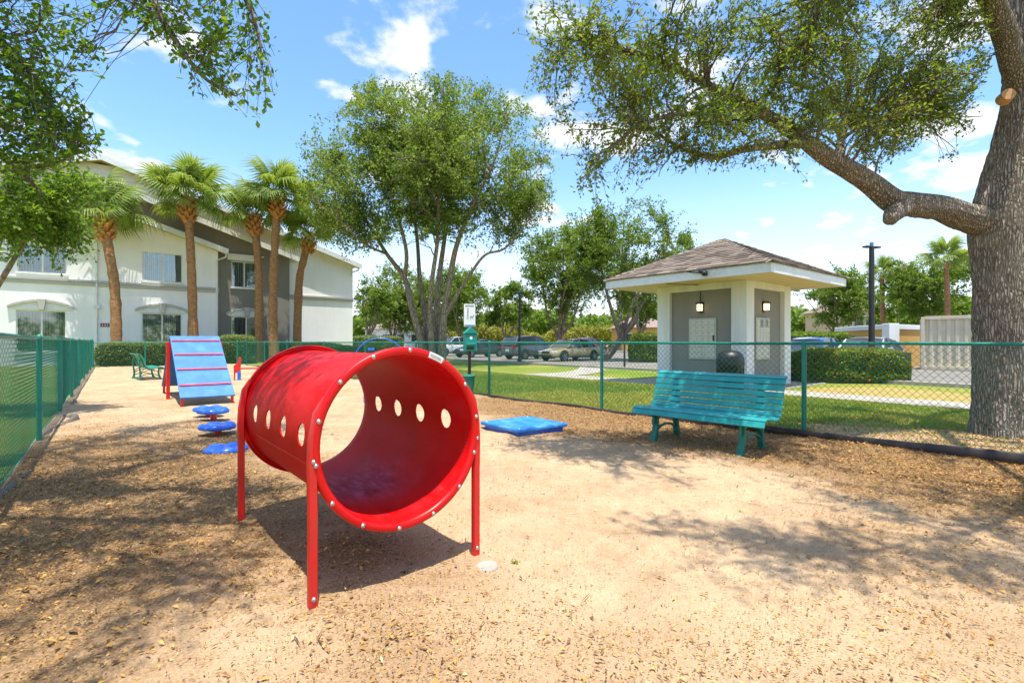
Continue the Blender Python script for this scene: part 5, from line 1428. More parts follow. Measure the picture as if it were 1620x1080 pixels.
def rough_limb(tb, pts, rad):
    """thick limb with furrowed bark, lumps and, where it meets the ground, root flare as real relief"""
    p, r = smooth_path(pts, rad, 6)
    seg = np.r_[0, np.cumsum(np.linalg.norm(np.diff(p, axis=0), axis=1))]
    n = int(seg[-1] / .036) + 2; q = np.linspace(0, seg[-1], n)
    P = np.stack([np.interp(q, seg, p[:, k]) for k in range(3)], 1); Rr = np.interp(q, seg, r)
    k0 = len(tb.V); sides = 60 if max(rad) > .2 else 30
    tb.add(P, Rr, sides)
    m = len(P); V = tb.V[k0].reshape(m, sides, 3)
    th = np.arange(sides)[None] * 2 * PI / sides; s = q[:, None]
    cx = np.cos(th); sy = np.sin(th); sc = Rr[:, None] / .3
    wob = fbm(cx * 2.2 + s * 1.4 + 7, sy * 2.2 + s * .9, 3) - .44
    u = th * sides * 0 + (cx * 3 + 11) ; 
    ridge = np.abs(fbm(np.cos(th + wob * 1.2) * 9 * sc + 20, np.sin(th + wob * 1.2) * 9 * sc + s * 2.4 + 20, 3) - .45)
    ridge = sstep(.0, .16, ridge)
    d = (wob * .16) * Rr[:, None] + (ridge - .7) * .020 * np.minimum(1, Rr[:, None] / .2)
    d += ((P[:, 2:3] < .7) & (Rr[:, None] > .3)) * sstep(.7, 0, P[:, 2:3]) * .05 * np.cos(th * 5 + 1.0) * (Rr[:, None] > .3)
    out_ = V - P[:, None]; out_ /= (np.linalg.norm(out_, axis=2)[..., None] + 1e-9)
    tb.V[k0] = (V + out_ * d[..., None]).reshape(-1, 3)

def grow(name, base, limbs, centres, label, cat, leaf, leaf_n, leaf_len, leaf_mat_, bark_='oak_bark', twig_n=7, twig_len=.8, sec_r=.35, mode='kite', allow=None, droop=.15, group=None, rz=0, limb_sides=14, seed=1, back=0.5, wratio=.5, up_bias=.3, rnd_up=None, leafrange=(.15, 1.0), detail=False, limb_twigs=0, thin_r=.03):
    """limbs: list of (points, radii); centres: points where leafy boughs end"""
    rg = np.random.default_rng(seed)
    base = np.asarray(base, float)
    root = empty(name, base, 0, label, cat, group)
    tb = Tubes(); tw = Tubes(); LP = []; LR = []; LD = []
    for pts, rad in limbs:
        p, r = smooth_path(pts, rad, 6)
        if detail and max(rad) > .06: rough_limb(tb, pts, rad)
        else: tb.add(p, r, limb_sides)
        LP.append(p); LR.append(r); LD.append(np.gradient(p, axis=0))
    LP = np.concatenate(LP); LR = np.concatenate(LR); LD = np.concatenate(LD); LD /= np.linalg.norm(LD, axis=1)[:, None]
    thin = LR < np.quantile(LR, .97) 
    LPp, LRp, LDp = LP, LR, LD
    leafP = []; leafD = []
    for c in centres:
        v = c[None] - LPp; dist = np.linalg.norm(v, axis=1)
        along = (v * LDp).sum(1) / (dist + 1e-6)
        cost = dist * (1 + .35 * (1 - along)) + 1.2 * (LPp[:, 2] < base[2] + .9) * dist
        i = int(np.argmin(cost)); p0 = LPp[i]; d = dist[i]
        r0 = min(LRp[i] * .75, max(.006, sec_r * .055 * d + .004))
        mid = p0 + LDp[i] * d * .30 + (c - p0) * .30 + rg.normal(0, .10, 3) * d + np.array([0, 0, .06 * d])
        n = 9; path = bezier(p0, mid, c, n)
        path[1:-1] += rg.normal(0, .018, (n - 2, 3)) * d
        rad = np.linspace(r0, max(.0035, r0 * .16), n)
        tb.add(path, rad, 6)
        pd = np.gradient(path, axis=0); pd /= np.linalg.norm(pd, axis=1)[:, None]
        for k in range(twig_n):
            t = rg.uniform(back, 1.0); j = min(n - 1, int(t * (n - 1) + .5)); q0 = path[j]
            dr = pd[j] * .8 + rg.normal(0, .75, 3); dr[2] += up_bias * .5; dr /= np.linalg.norm(dr)
            Lt = twig_len * rg.uniform(.5, 1.25)
            q1 = q0 + dr * Lt * .5 + rg.normal(0, .06, 3) * Lt; q2 = q0 + dr * Lt + np.array([0, 0, -droop * Lt])
            tp = bezier(q0, q1, q2, 5)
            if allow is not None and not allow(tp[-1:])[0]: continue
            tw.add(tp[::2], np.linspace(max(.0025, rad[j] * .5), .0018, 3) if leaf_len < .2 else np.linspace(rad[j] * .5, .006, 3), 3)
            tt = np.sort(rg.uniform(leafrange[0], leafrange[1], leaf_n)); x = tt * 4; j0 = np.minimum(x.astype(int), 3); f = (x - j0)[:, None]
            lp = tp[j0] * (1 - f) + tp[j0 + 1] * f; ld = (tp[-1] - tp[0])[None] / Lt
            leafP.append(lp + rg.normal(0, .05 * twig_len, lp.shape)); leafD.append(np.repeat(ld, leaf_n, 0) * .5 + rg.normal(0, .75, lp.shape))
    if limb_twigs:
        for i in np.where((LR < thin_r) & (LR > .004))[0]:
            for k in range(limb_twigs):
                dr = LD[i] * .7 + rg.normal(0, .75, 3); dr[2] -= droop * .6; dr /= np.linalg.norm(dr)
                Lt = twig_len * rg.uniform(.5, 1.15); q0 = LP[i]; tp = bezier(q0, q0 + dr * Lt * .5 + rg.normal(0, .06, 3) * Lt, q0 + dr * Lt + np.array([0, 0, -droop * Lt]), 5)
                if allow is not None and not allow(tp[-1:])[0]: continue
                tw.add(tp[::2], np.linspace(.003, .0016, 3), 3)
                tt = np.sort(rg.uniform(.1, 1, leaf_n)); x = tt * 4; j0 = np.minimum(x.astype(int), 3); f = (x - j0)[:, None]
                lp = tp[j0] * (1 - f) + tp[j0 + 1] * f
                leafP.append(lp + rg.normal(0, .04 * twig_len, lp.shape)); leafD.append(np.repeat((tp[-1] - tp[0])[None] / Lt, leaf_n, 0) * .5 + rg.normal(0, .75, lp.shape))
    P = np.concatenate(leafP); D = np.concatenate(leafD)
    if allow is not None:
        k = allow(P); P, D = P[k], D[k]
    n = len(P)
    Nn = rg.normal(0, .75, (n, 3)); Nn[:, 2] += .85
    L = leaf_len * rg.uniform(.65, 1.25, n)
    zr = (P[:, 2] - P[:, 2].min()) / (np.ptp(P[:, 2]) + 1e-6)
    cl = fbm(P[:, 0] * .8 / max(twig_len, .3) + 5, P[:, 2] * .8 / max(twig_len, .3) + P[:, 1] * .5, 3) - .44
    rnd = np.clip(rg.beta(2.2, 2.2, n) + cl * .7, 0, .97); rnd = np.where(rg.random(n) < .015, 1.0, rnd)
    V, F, A = leaf_geo(P - base, D, Nn, L, L * wratio * rg.uniform(.8, 1.2, n), rnd, mode)
    tb.build('trunk', MAT[bark_], root, base)
    if tw.V: tw.build('twigs', MAT['twig_bark'], root, base)
    o = np_mesh('crown', V, F, MAT[leaf_mat_], root, attr={'rnd': A})
    return root, n
def in_ellipsoids(ells, n, seed, shell=.0, allow=None):
    rg = np.random.default_rng(seed); out_ = []
    wts = np.array([e[1][0] * e[1][1] * e[1][2] * (e[2] if len(e) > 2 else 1) for e in ells]); wts /= wts.sum()
    tries = 0
    while len(out_) < n and tries < n * 60:
        tries += 1
        e = ells[rg.choice(len(ells), p=wts)]
        v = rg.normal(0, 1, 3); v /= np.linalg.norm(v); r = rg.random() ** (1 / 3) if not shell else (shell + (1 - shell) * rg.random()) 
        p = np.asarray(e[0]) + v * r * np.asarray(e[1])
        if allow is not None and not allow(p[None])[0]: continue
        out_.append(p)
    return np.array(out_)

# ---- the oak on the right: trunk, one long low limb to the left, crown overhead
def oak():
    A = at
    trunk = ([(6.82, 7.0, -.15), (6.81, 7.0, .12), (6.80, 7.0, .5), (6.78, 7.0, 1.4), (6.76, 7.0, 2.3), (6.73, 7.0, 2.95), (6.86, 7.0, 3.6), (7.06, 7.0, 4.5), (7.14, 7.05, 5.8), (7.3, 7.2, 7.4), (7.3, 7.3, 8.8)], [.39, .355, .325, .305, .30, .32, .275, .235, .20, .14, .06])
    limb = ([A(1572, 352, 7.0), A(1530, 345, 6.95), A(1490, 330, 6.85), A(1440, 324, 6.7), A(1412, 318, 6.6), A(1372, 287, 6.5), A(1310, 250, 6.3), A(1272, 222, 6.15), A(1230, 194, 6.0), A(1180, 163, 5.9), A(1140, 146, 5.8), A(1090, 118, 5.7), A(1030, 92, 5.6), A(960, 70, 5.5), A(900, 62, 5.4)], [.22, .19, .165, .160, .150, .125, .105, .088, .072, .060, .05, .04, .03, .022, .012])
    knob = ([A(1435, 322, 6.65), A(1418, 334, 6.5), A(1408, 347, 6.4)], [.12, .125, .085])
    sub1 = ([A(1275, 226, 6.16), A(1240, 229, 6.0), A(1180, 236, 5.85), A(1130, 248, 5.7), A(1080, 235, 5.6), A(1030, 205, 5.5)], [.06, .048, .04, .034, .024, .012])
    sub2 = ([A(1330, 262, 6.35), A(1330, 225, 6.5), A(1345, 195, 6.7), A(1400, 190, 6.9), A(1460, 185, 7.2), A(1500, 180, 7.4)], [.06, .05, .04, .032, .022, .012])
    sub3 = ([A(1190, 168, 5.9), A(1150, 190, 5.6), A(1080, 180, 5.3), A(1010, 200, 5.1), A(960, 240, 5.0)], [.04, .03, .024, .018, .01])
    hi1 = ([(7.06, 7.0, 4.7), (6.2, 6.5, 5.6), (5.0, 5.9, 6.1), (3.6, 5.3, 6.3), (2.2, 4.9, 6.1), (1.2, 4.7, 5.8)], [.16, .12, .095, .07, .045, .02])
    hi2 = ([(7.1, 7.0, 5.2), (6.3, 5.6, 6.2), (5.6, 4.2, 6.7), (4.9, 3.0, 6.9), (3.8, 2.2, 6.6), (2.6, 1.8, 6.2)], [.11, .075, .05, .035, .022, .010])
    hi3 = ([(7.2, 7.1, 6.2), (8.3, 7.6, 7.2), (9.6, 8.0, 7.8), (10.8, 8.3, 7.9)], [.12, .09, .06, .02])
    hi4 = ([(7.25, 7.15, 6.8), (6.6, 8.2, 7.8), (5.8, 9.2, 8.4)], [.1, .07, .02])
    hang = ([(3.9, 5.45, 6.3), A(1305, -20, 5.6), A(1275, 50, 5.7), A(1238, 105, 5.75), A(1222, 140, 5.8)], [.05, .045, .036, .026, .014])
    limbs = [trunk, limb, knob, sub1, sub2, sub3, hi1, hi2, hi3, hi4, hang]
    xs = [805, 830, 870, 905, 940, 990, 1040, 1090, 1150, 1200, 1260, 1320, 1380, 1440, 1500, 1545, 1580]
    ys = [60, 130, 190, 300, 320, 318, 290, 270, 265, 262, 285, 285, 270, 272, 275, 300, 0]
    def allow(P):
        x, y = proj(P); inside = (P[:, 1] > .5) & (x > -60) & (x < 1680) & (y > -70) & (y < 1150)
        lim = np.interp(x, xs, ys) + 8
        ok = (x > 812 + 14 * np.sin(y * .07)) & (x < 1572) & (y < lim)
        # keep sky open in the notch between the limb and the trunk
        gap = (x > 1395) & (x < 1580) & (y > 215) & (y < 345) & (np.sin(x * .05 + y * .08) < -.05)
        gap2 = (x > 1470) & (x < 1575) & (y < 110) & (np.sin(x * .043 + y * .03 + 1) < -.2)
        return ~inside | (ok & ~gap)
    ells = [((2.0, 5.6, 4.05), (2.1, .9, 1.1), 2.2), ((4.0, 6.1, 4.5), (1.5, .9, .9), 2.0), ((4.7, 6.4, 5.3), (1.4, .7, .7), 2.2), ((5.85, 6.9, 4.5), (.8, .6, .75), 4.0), ((5.8, 6.7, 5.5), (.8, .6, .7), 4.0), ((.9, 5.3, 3.9), (.9, .6, .9), 2.5), ((2.6, 5.2, 5.2), (2.4, 1.4, .7), .6), ((3.4, 4.7, 6.3), (2.6, 1.9, .8), .18), ((4.6, 3.6, 6.6), (1.9, 1.5, .7), .45), ((6.4, 6.2, 7.4), (2.6, 2.4, 1.2), .4), ((8.8, 7.8, 7.6), (2.4, 2.0, 1.0), .3), ((5.2, 6.9, 4.4), (1.1, .8, 1.0), 1.8), ((3.9, 4.2, 5.6), (1.6, 1.2, .5), .5), ((1.9, 3.6, 6.1), (1.2, 1.0, .45), 1.3), ((2.5, 1.9, 6.0), (1.4, .9, .5), 2.2), ((3.9, 2.3, 6.1), (1.4, 1.0, .5), 2.0), ((3.2, 3.4, 6.3), (1.2, .8, .4), 1.2)]
    cs = in_ellipsoids(ells, 430, 21, allow=allow)
    r, n = grow('oak_tree', (6.72, 7.0, 0), limbs, cs, 'large oak tree right of the fence with a long low limb reaching left', 'tree', None, 13, .052, 'oak_leaf', 'oak_bark', twig_n=13, twig_len=.42, sec_r=.36, allow=allow, droop=.18, seed=4, back=.40, wratio=.48, limb_sides=16, detail=True, limb_twigs=3, thin_r=.045)
    m = MB(); c = A(1593, 152, 6.76); d = np.array([-.35, -.9, .1]); d /= np.linalg.norm(d)
    m.tube([c + d * -.10 - A(0, 540, 0) * 0 - np.array([6.72, 7.0, 0]), c + d * .05 - np.array([6.72, 7.0, 0])], [.085, .075], 16); m.build('pruning_scar', MAT['cut_wood'], r, sharp=40)
    return n
NLEAF = oak()

# ---- the tree on the left: trunk outside the picture, boughs hanging into it
def left_tree():
    A = at
    trunk = ([(-5.0, 2.4, -.1), (-5.0, 2.4, .3), (-4.98, 2.42, 1.2), (-4.9, 2.5, 2.2), (-4.7, 2.6, 3.0), (-4.3, 2.8, 4.0), (-3.9, 3.0, 5.2), (-3.6, 3.1, 6.2)], [.36, .29, .25, .23, .2, .15, .10, .03])
    l1 = ([(-4.75, 2.6, 2.9), (-4.4, 3.1, 3.5), (-4.05, 3.6, 3.7), (-3.8, 3.85, 3.5), (-3.6, 3.95, 3.15), (-3.5, 4.0, 2.8)], [.09, .06, .038, .024, .014, .006])
    l2 = ([(-4.5, 2.7, 3.6), (-3.8, 3.1, 4.5), (-3.0, 3.4, 4.7), A(215, -60, 3.5), A(262, 40, 3.5), A(320, 120, 3.5), A(372, 152, 3.5)], [.12, .085, .055, .03, .02, .013, .006])
    l3 = ([(-3.9, 3.05, 4.6), (-3.0, 3.3, 5.0), (-2.3, 3.4, 4.5), A(370, -40, 3.5), A(405, 40, 3.55), A(415, 100, 3.6)], [.08, .055, .035, .018, .011, .005])
    l4 = ([(-4.3, 2.8, 4.0), (-3.6, 2.4, 5.2), (-2.6, 2.0, 5.9), (-1.7, 1.7, 6.1)], [.08, .05, .028, .01])
    l5 = ([(-3.9, 3.0, 5.2), (-3.3, 4.2, 6.6), (-2.9, 5.4, 7.6), (-2.7, 6.4, 8.3)], [.07, .045, .026, .01])
    l6 = ([(-4.6, 2.65, 3.3), (-5.0, 3.8, 4.3), (-5.0, 4.9, 5.2), (-5.0, 6.0, 6.2)], [.08, .05, .028, .01])
    l7 = ([(-4.2, 2.9, 4.2), (-3.0, 2.6, 4.9), (-1.9, 2.5, 5.2), (-1.0, 2.4, 5.3)], [.06, .036, .02, .008])
    l8 = ([(-4.75, 2.6, 2.9), (-4.2, 3.6, 3.0), (-3.9, 3.9, 2.7), (-3.7, 4.0, 2.45)], [.07, .045, .025, .008])
    xs = [-60, 0, 60, 120, 165, 180]; ys = [300, 300, 290, 275, 240, 60]
    def allow(P):
        x, y = proj(P); inside = (P[:, 1] > .3) & (x > -40) & (x < 1680) & (y > -50) & (y < 1150)
        jg = 60 * (fbm(y * .03 + 3, x * .012, 3) - .44)
        a = (x < 160 + jg * 1.5 - 12 * np.sin(y * .045)) & (y < np.interp(x, xs, ys) - 6 * np.sin(x * .2) + jg) & (P[:, 1] < 5.2)
        # the second, looser bough
        b = (x > 178) & (x < 442) & (y < np.interp(x, [178, 215, 240, 280, 300, 330, 400, 415, 442], [30, 60, 92, 100, 150, 162, 195, 195, 140])) & ~((x > 225) & (x < 262) & (y > 75)) & ~((x > 330) & (x < 392) & (y > 100) & (y < 100 + (x - 330) * .45)) & (P[:, 1] < 4.6)
        return ~inside | a | b
    ells = [((-3.5, 3.95, 3.1), (.85, .6, .75), 8.0), ((-3.40, 3.95, 2.74), (.55, .4, .38), 9.0), ((-3.6, 3.7, 3.6), (.7, .5, .35), 3), ((-2.25, 3.5, 3.55), (.62, .4, .45), 5.5),
            ((-2.9, 2.6, 5.4), (2.0, 1.5, .8), 1.0), ((-1.9, 2.2, 5.6), (1.3, 1.1, .6), 1.2), ((-3.6, 5.2, 7.3), (1.8, 1.8, .8), 1.0), ((-4.8, 4.6, 5.6), (1.0, 1.8, .9), 1.0), ((-2.5, 1.3, 5.6), (2.0, 1.0, .7), .9)]
    cs = in_ellipsoids(ells, 385, 31, allow=allow)
    r, n = grow('shade_tree', (-5.0, 2.4, 0), [trunk, l1, l2, l3, l4, l5, l6, l7, l8], cs, 'leafy shade tree on the left whose boughs hang into the top corner', 'tree', None, 11, .048, 'near_leaf', 'oak_bark', twig_n=8, twig_len=.46, sec_r=.13, mode='obovate', allow=allow, droop=.35, seed=6, back=.35, wratio=.62, up_bias=0.0, leafrange=(.1, 1.0), limb_twigs=3, thin_r=.035)
    return n
NLEAF += left_tree()

# ---- the multi-stemmed tree in the middle
def central_tree():
    Y = 28.0; A = lambda x, y, dy=0.0: at(x, y, Y + dy)
    b = at(684, 577, Y); b[2] = 0
    stems = [([A(676, 580), A(664, 530), A(650, 480), A(640, 440, .5), A(612, 402, .8), A(580, 350, 1), A(545, 300, 1.5), A(515, 255, 2)], [.50, .36, .30, .25, .18, .13, .08, .03]),
             ([A(640, 440, .5), A(643, 400, 0), A(632, 350, -.5), A(615, 290, -1), A(600, 230, -1.5), A(590, 180, -2)], [.20, .18, .14, .10, .07, .02]),
             ([A(680, 580, .4), A(672, 500, .6), A(664, 440, 1), A(660, 380, 1.6), A(650, 300, 2), A(640, 220, 2.5), A(640, 150, 3)], [.36, .25, .21, .17, .12, .08, .02]),
             ([A(686, 580, -.3), A(680, 500, -.5), A(684, 440, -.8), A(692, 380, -1.2), A(694, 300, -1.8), A(690, 220, -2), A(700, 140, -2.2)], [.36, .24, .20, .17, .12, .08, .02]),
             ([A(694, 580, .2), A(690, 510, .3), A(694, 450, .5), A(700, 400, .8), A(712, 330, 1), A(735, 250, 1.5), A(750, 170, 2)], [.42, .30, .26, .22, .15, .09, .02]),
             ([A(698, 580, -.2), A(702, 500, -.3), A(712, 440, -.5), A(722, 390, -.8), A(745, 330, -1.2), A(780, 260, -2), A(800, 190, -2.5)], [.46, .33, .27, .22, .16, .09, .02]),
             ([A(704, 500, -.3), A(722, 468, -.5), A(745, 432, -.8), A(768, 403, -1), A(800, 392, -1.2), A(835, 350, -1.5), A(862, 300, -2)], [.22, .17, .14, .11, .09, .06, .02]),
             ([A(745, 330, -1.2), A(790, 310, 0), A(840, 280, 1), A(866, 250, 1.5)], [.12, .09, .05, .02]),
             ([A(612, 402, .8), A(575, 385, -1), A(540, 350, -2), A(500, 320, -2.5)], [.12, .09, .06, .02])]
    xs = [455, 470, 490, 530, 565, 600, 640, 690, 740, 790, 830, 860, 885]; top = [200, 185, 190, 175, 128, 120, 122, 108, 125, 130, 150, 185, 240]
    xb = [455, 480, 500, 540, 570, 600, 650, 700, 750, 800, 840, 885]; bot = [275, 340, 382, 412, 402, 385, 365, 370, 395, 408, 392, 310]
    def allow(P):
        x, y = proj(P)
        jag = 9 * np.sin(x * .21) + 6 * np.sin(x * .53 + 1)
        return (x > 458 + jag * .6) & (x < 884 + jag * .6) & (y > np.interp(x, xs, top) + jag) & (y < np.interp(x, xb, bot) + jag + 12)
    stems = [(p, [q * .60 for q in r]) for p, r in stems]
    cz = 1.3 + 285 / 800 * Y
    ells = [((b[0] - .4, Y, cz), (7.8, 6.4, 5.7), 1.0), (A(525, 345), (2.2, 2.4, 1.8), 2.0), (A(820, 335), (2.2, 2.4, 1.8), 2.0), (A(600, 365), (1.8, 2.4, 1.2), 1.6), (A(690, 340), (2.4, 3.0, 1.2), 1.5)]
    cs = in_ellipsoids(ells, 430, 41, shell=.12, allow=allow)
    r, n = grow('ficus_tree', b, stems, cs, 'tall multi-stemmed tree with a broad round crown behind the tunnel', 'tree', None, 20, .150, 'central_leaf', 'pale_bark', twig_n=15, twig_len=1.35, sec_r=.32, allow=allow, droop=.10, seed=8, back=.25, wratio=.55, limb_sides=12)
    return n
NLEAF += central_tree()

# ---- background trees
def simple_tree(name, px, Y, base_h, crown_px, label, seed, leaf_n=16, ncen=46, lean=(0, 0), leaf='far_leaf', ll=None, stems=3, twig=None, tr=.20, group='trees beyond the parking lot', spire=False, bark_='pale_bark'):
    """crown_px: (x0, x1, ytop, ybottom) the crown's outline"""
    x0, x1, yt, yb = crown_px
    b = at(px, 540, Y); b[2] = 0
    c = at((x0 + x1) / 2, (yt + yb) / 2, Y); rx = (x1 - x0) / 2 / FOC * Y; rz_ = (yb - yt) / 2 / FOC * Y
    rg = np.random.default_rng(seed)
    limbs = []; fork = b + np.array([lean[0] * .35, 0, max(.8, (c[2] - rz_) * .55)])
    limbs.append(([b - (0, 0, .2), b + (0, 0, .15), (b + fork) / 2 + rg.normal(0, .05, 3), fork], [tr * 1.5, tr * 1.15, tr, tr * .9]))
    for k in range(stems + 2):
        t = 2 * PI * k / (stems + 2) + rg.random()
        e = c + np.array([math.cos(t) * rx * .62, math.sin(t) * rx * .55, rg.uniform(-.2, .75) * rz_])
        m1 = fork * .6 + e * .4 + np.array([0, 0, -.05 * rz_]) + rg.normal(0, .06, 3) * rx
        limbs.append(([fork - (0, 0, .05), fork * .8 + m1 * .2, m1, e], [tr * .7, tr * .6, tr * .38, .02]))
    ells = [(c, (rx * .92, rx * .8, rz_ * .9))]
    for k in range(6):
        v = rg.normal(0, 1, 3); v /= np.linalg.norm(v); ells.append((c + v * np.array([rx, rx, rz_]) * .62, (rx * .42, rx * .4, rz_ * .40), 2.0))
    cs = in_ellipsoids(ells, ncen, seed + 1)
    s = Y / 40.0
    r, n = grow(name, b, limbs, cs, label, 'tree', None, leaf_n, ll or .17 * s ** .8, leaf, bark_, twig_n=14, twig_len=twig or rx * .30, sec_r=.3, droop=.08, seed=seed + 2, back=.35, wratio=.62, limb_sides=9, group=group)
    return n
T = simple_tree
NLEAF += T('lot_tree', 884, 42, 2, (822, 985, 332, 512), 'round green tree behind the gold and grey parked cars', 51, 24, 105, tr=.22)
NLEAF += T('lot_tree', 958, 34, 2, (892, 1098, 316, 508), 'bright green leaning tree left of the kiosk roof', 52, 24, 125, lean=(3.0, 0), tr=.26, bark_='oak_bark')
NLEAF += T('lot_tree', 1062, 46, 2, (1020, 1112, 365, 470), 'bright green tree top showing just above the kiosk roof', 53, 20, 34)
NLEAF += T('lot_tree', 622, 62, 2, (556, 700, 412, 528), 'grey-green tree beside the white end wall of the apartments', 54, 26, 76, leaf='central_leaf')
NLEAF += T('lot_tree', 728, 66, 2, (640, 786, 420, 528), 'pale green tree behind the multi-stemmed tree', 55, 26, 76)
NLEAF += T('lot_tree', 582, 52, 2, (552, 628, 440, 518), 'small green tree at the corner of the white end wall', 56, 18, 30)
NLEAF += T('lot_tree', 800, 75, 2, (760, 850, 445, 525), 'small yellow-green tree far behind the waste station', 57, 24, 50)
NLEAF += T('lot_tree', 676, 80, 2, (625, 735, 440, 528), 'dim green tree seen between the stems of the central tree', 63, 24, 50, leaf='central_leaf')
NLEAF += T('lot_tree', 1012, 60, 2, (975, 1050, 430, 525), 'green tree filling the gap left of the kiosk wall', 64, 22, 40)
NLEAF += T('lot_tree', 1330, 38, 2, (1252, 1385, 425, 520), 'spreading green tree between kiosk eave and lamp post', 58, 22, 56, tr=.14)
NLEAF += T('lot_tree', 1462, 44, 2, (1398, 1545, 378, 512), 'dense green tree right of the lamp post above the container', 59, 24, 76)
NLEAF += T('lot_tree', 1600, 40, 2, (1560, 1720, 385, 515), 'green tree just right of the oak trunk', 60, 20, 60)
NLEAF += T('lot_tree', 1415, 58, 2, (1370, 1440, 455, 518), 'pale feathery tree low behind the tan enclosure wall', 61, 18, 28)
NLEAF += T('fence_side_tree', -60, 8.6, 2, (-190, 132, 246, 405), 'small light green tree behind the left fence, in front of the apartments', 62, 18, 74, ll=.075, twig=.55, tr=.12, leaf='near_leaf', group=None)

# ---- sabal palms
def make_frond(seed, n=30, R_=1.15):
    rg = np.random.default_rng(seed); V = []; F = []; A = []
    m = MB()
    # petiole along +x, arching, fan from its end
    pet = bezier(np.array([0, 0, 0.]), np.array([.55, 0, .14]), np.array([1.05, 0, .02]), 6)
    Vp = []; 
    for i, p in enumerate(pet):
        w = .030 - .012 * i / 5
        for s, u in ((-1, 0), (0, .6), (1, 0), (0, -.6)): V.append(p + np.array([0, s * w, u * w])); A.append(.75)
    for i in range(5):
        for j in range(4): F.append((i * 4 + j, i * 4 + (j + 1) % 4, (i + 1) * 4 + (j + 1) % 4, (i + 1) * 4 + j))
    end = pet[-1]
    for k in range(n):
        t = (k + .5) / n * 2 - 1; ang = t * R(138)
        c = np.array([math.cos(ang), math.sin(ang) * .95, 0]); L = R_ * (1 - .30 * abs(t) ** 2) * rg.uniform(.88, 1.08)
        o = end + np.array([.26 * (1 - abs(t)), 0, -.05 * (1 - abs(t))])
        lift = (.20 + .30 * (seed % 3)) * abs(t) + .05; sd = np.array([-c[1], c[0], 0]); rr = rg.random() * .5 + .25
        pts = []
        for q, (s, dz) in enumerate(((0, 0), (.36, lift * .22 - .02), (.68, lift * .05 - .16), (.90, -.32 - .50 * rg.random()))):
            pts.append(o + c * L * s * (1 if q < 3 else .93) + np.array([0, 0, dz * L]))
        wd = (.018, .048, .034, .002); b = len(V)
        for p, w in zip(pts, wd):
            V += [p - sd * w + (0, 0, .012), p + (0, 0, -.008), p + sd * w + (0, 0, .012)]; A += [rr] * 3
        for q in range(3):
            for j in range(2): F.append((b + q * 3 + j, b + q * 3 + j + 1, b + q * 3 + 3 + j + 1, b + q * 3 + 3 + j))
    me_o = np_mesh('frond', np.array(V), np.array(F), MAT['palm_leaf'], attr={'rnd': np.array(A)})
    me = me_o.data; bpy.data.objects.remove(me_o, do_unlink=True); return me
FRONDS = [make_frond(s) for s in (1, 2, 3, 4, 5)]
def palm(base, pts, r, R_, label, nf, seed, group='palms in front of the apartments', name='palm_tree', boots=True):
    rg = np.random.default_rng(seed)
    base = np.asarray(base, float); root = empty(name, base, 0, label, 'palm tree', group)
    P, rad = smooth_path(pts, r, 7)
    rad = rad * (1 + .07 * rg.normal(0, 1, len(rad)))
    tb = Tubes(); tb.add(P, rad, 16); tb.build('trunk', MAT['palm_bark'], root, base)
    top = P[-1] - base; rt = rad[-1]; sc = R_ / 2.2
    if boots:
        m = MB()
        for k in range(46):
            t = k * 2.399; h = k / 46; z = top + np.array([0, 0, -1.0 * sc + h * 1.15 * sc]); d = np.array([math.cos(t), math.sin(t), 0])
            rr = rt * (.95 + .35 * math.sin(PI * min(1, h * 1.1)))
            p = z + d * rr * .75; q = z + d * (rr + .26 * sc) + np.array([0, 0, .30 * sc]); sdv = np.array([-d[1], d[0], 0])
            w0, w1 = .12 * sc, .07 * sc
            V = [p - sdv * w0, p + sdv * w0, q + sdv * w1, q - sdv * w1, p - sdv * w0 + (0, 0, .07) + d * .06, p + sdv * w0 + (0, 0, .07) + d * .06, q + sdv * w1 + (0, 0, .05), q - sdv * w1 + (0, 0, .05)]
            m.add(V, [(0, 1, 2, 3), (7, 6, 5, 4), (0, 3, 7, 4), (1, 5, 6, 2), (2, 6, 7, 3)])
        m.build('boot_collar', MAT['palm_boot'], root)
    ctr = top + np.array([0, 0, .38 * sc])
    for k in range(nf):
        az = k * 2.399963 + rg.normal(0, .30); f = (k + .5) / nf                 # 0 = oldest, hanging ; 1 = spear
        el = R(-22 + 104 * f ** .9) + rg.normal(0, .20)
        o = bpy.data.objects.new('frond', FRONDS[(k * 3 + seed) % 5]); link(o, root)
        s = sc * rg.uniform(.72, 1.10) * (1.0 if f > .2 else .92)
        o.scale = (s, s, s)
        o.rotation_mode = 'XYZ'; o.rotation_euler = (rg.normal(0, .55), -el, az)
        o.location = tuple(ctr + np.array([math.cos(az), math.sin(az), 0]) * rt * .5)
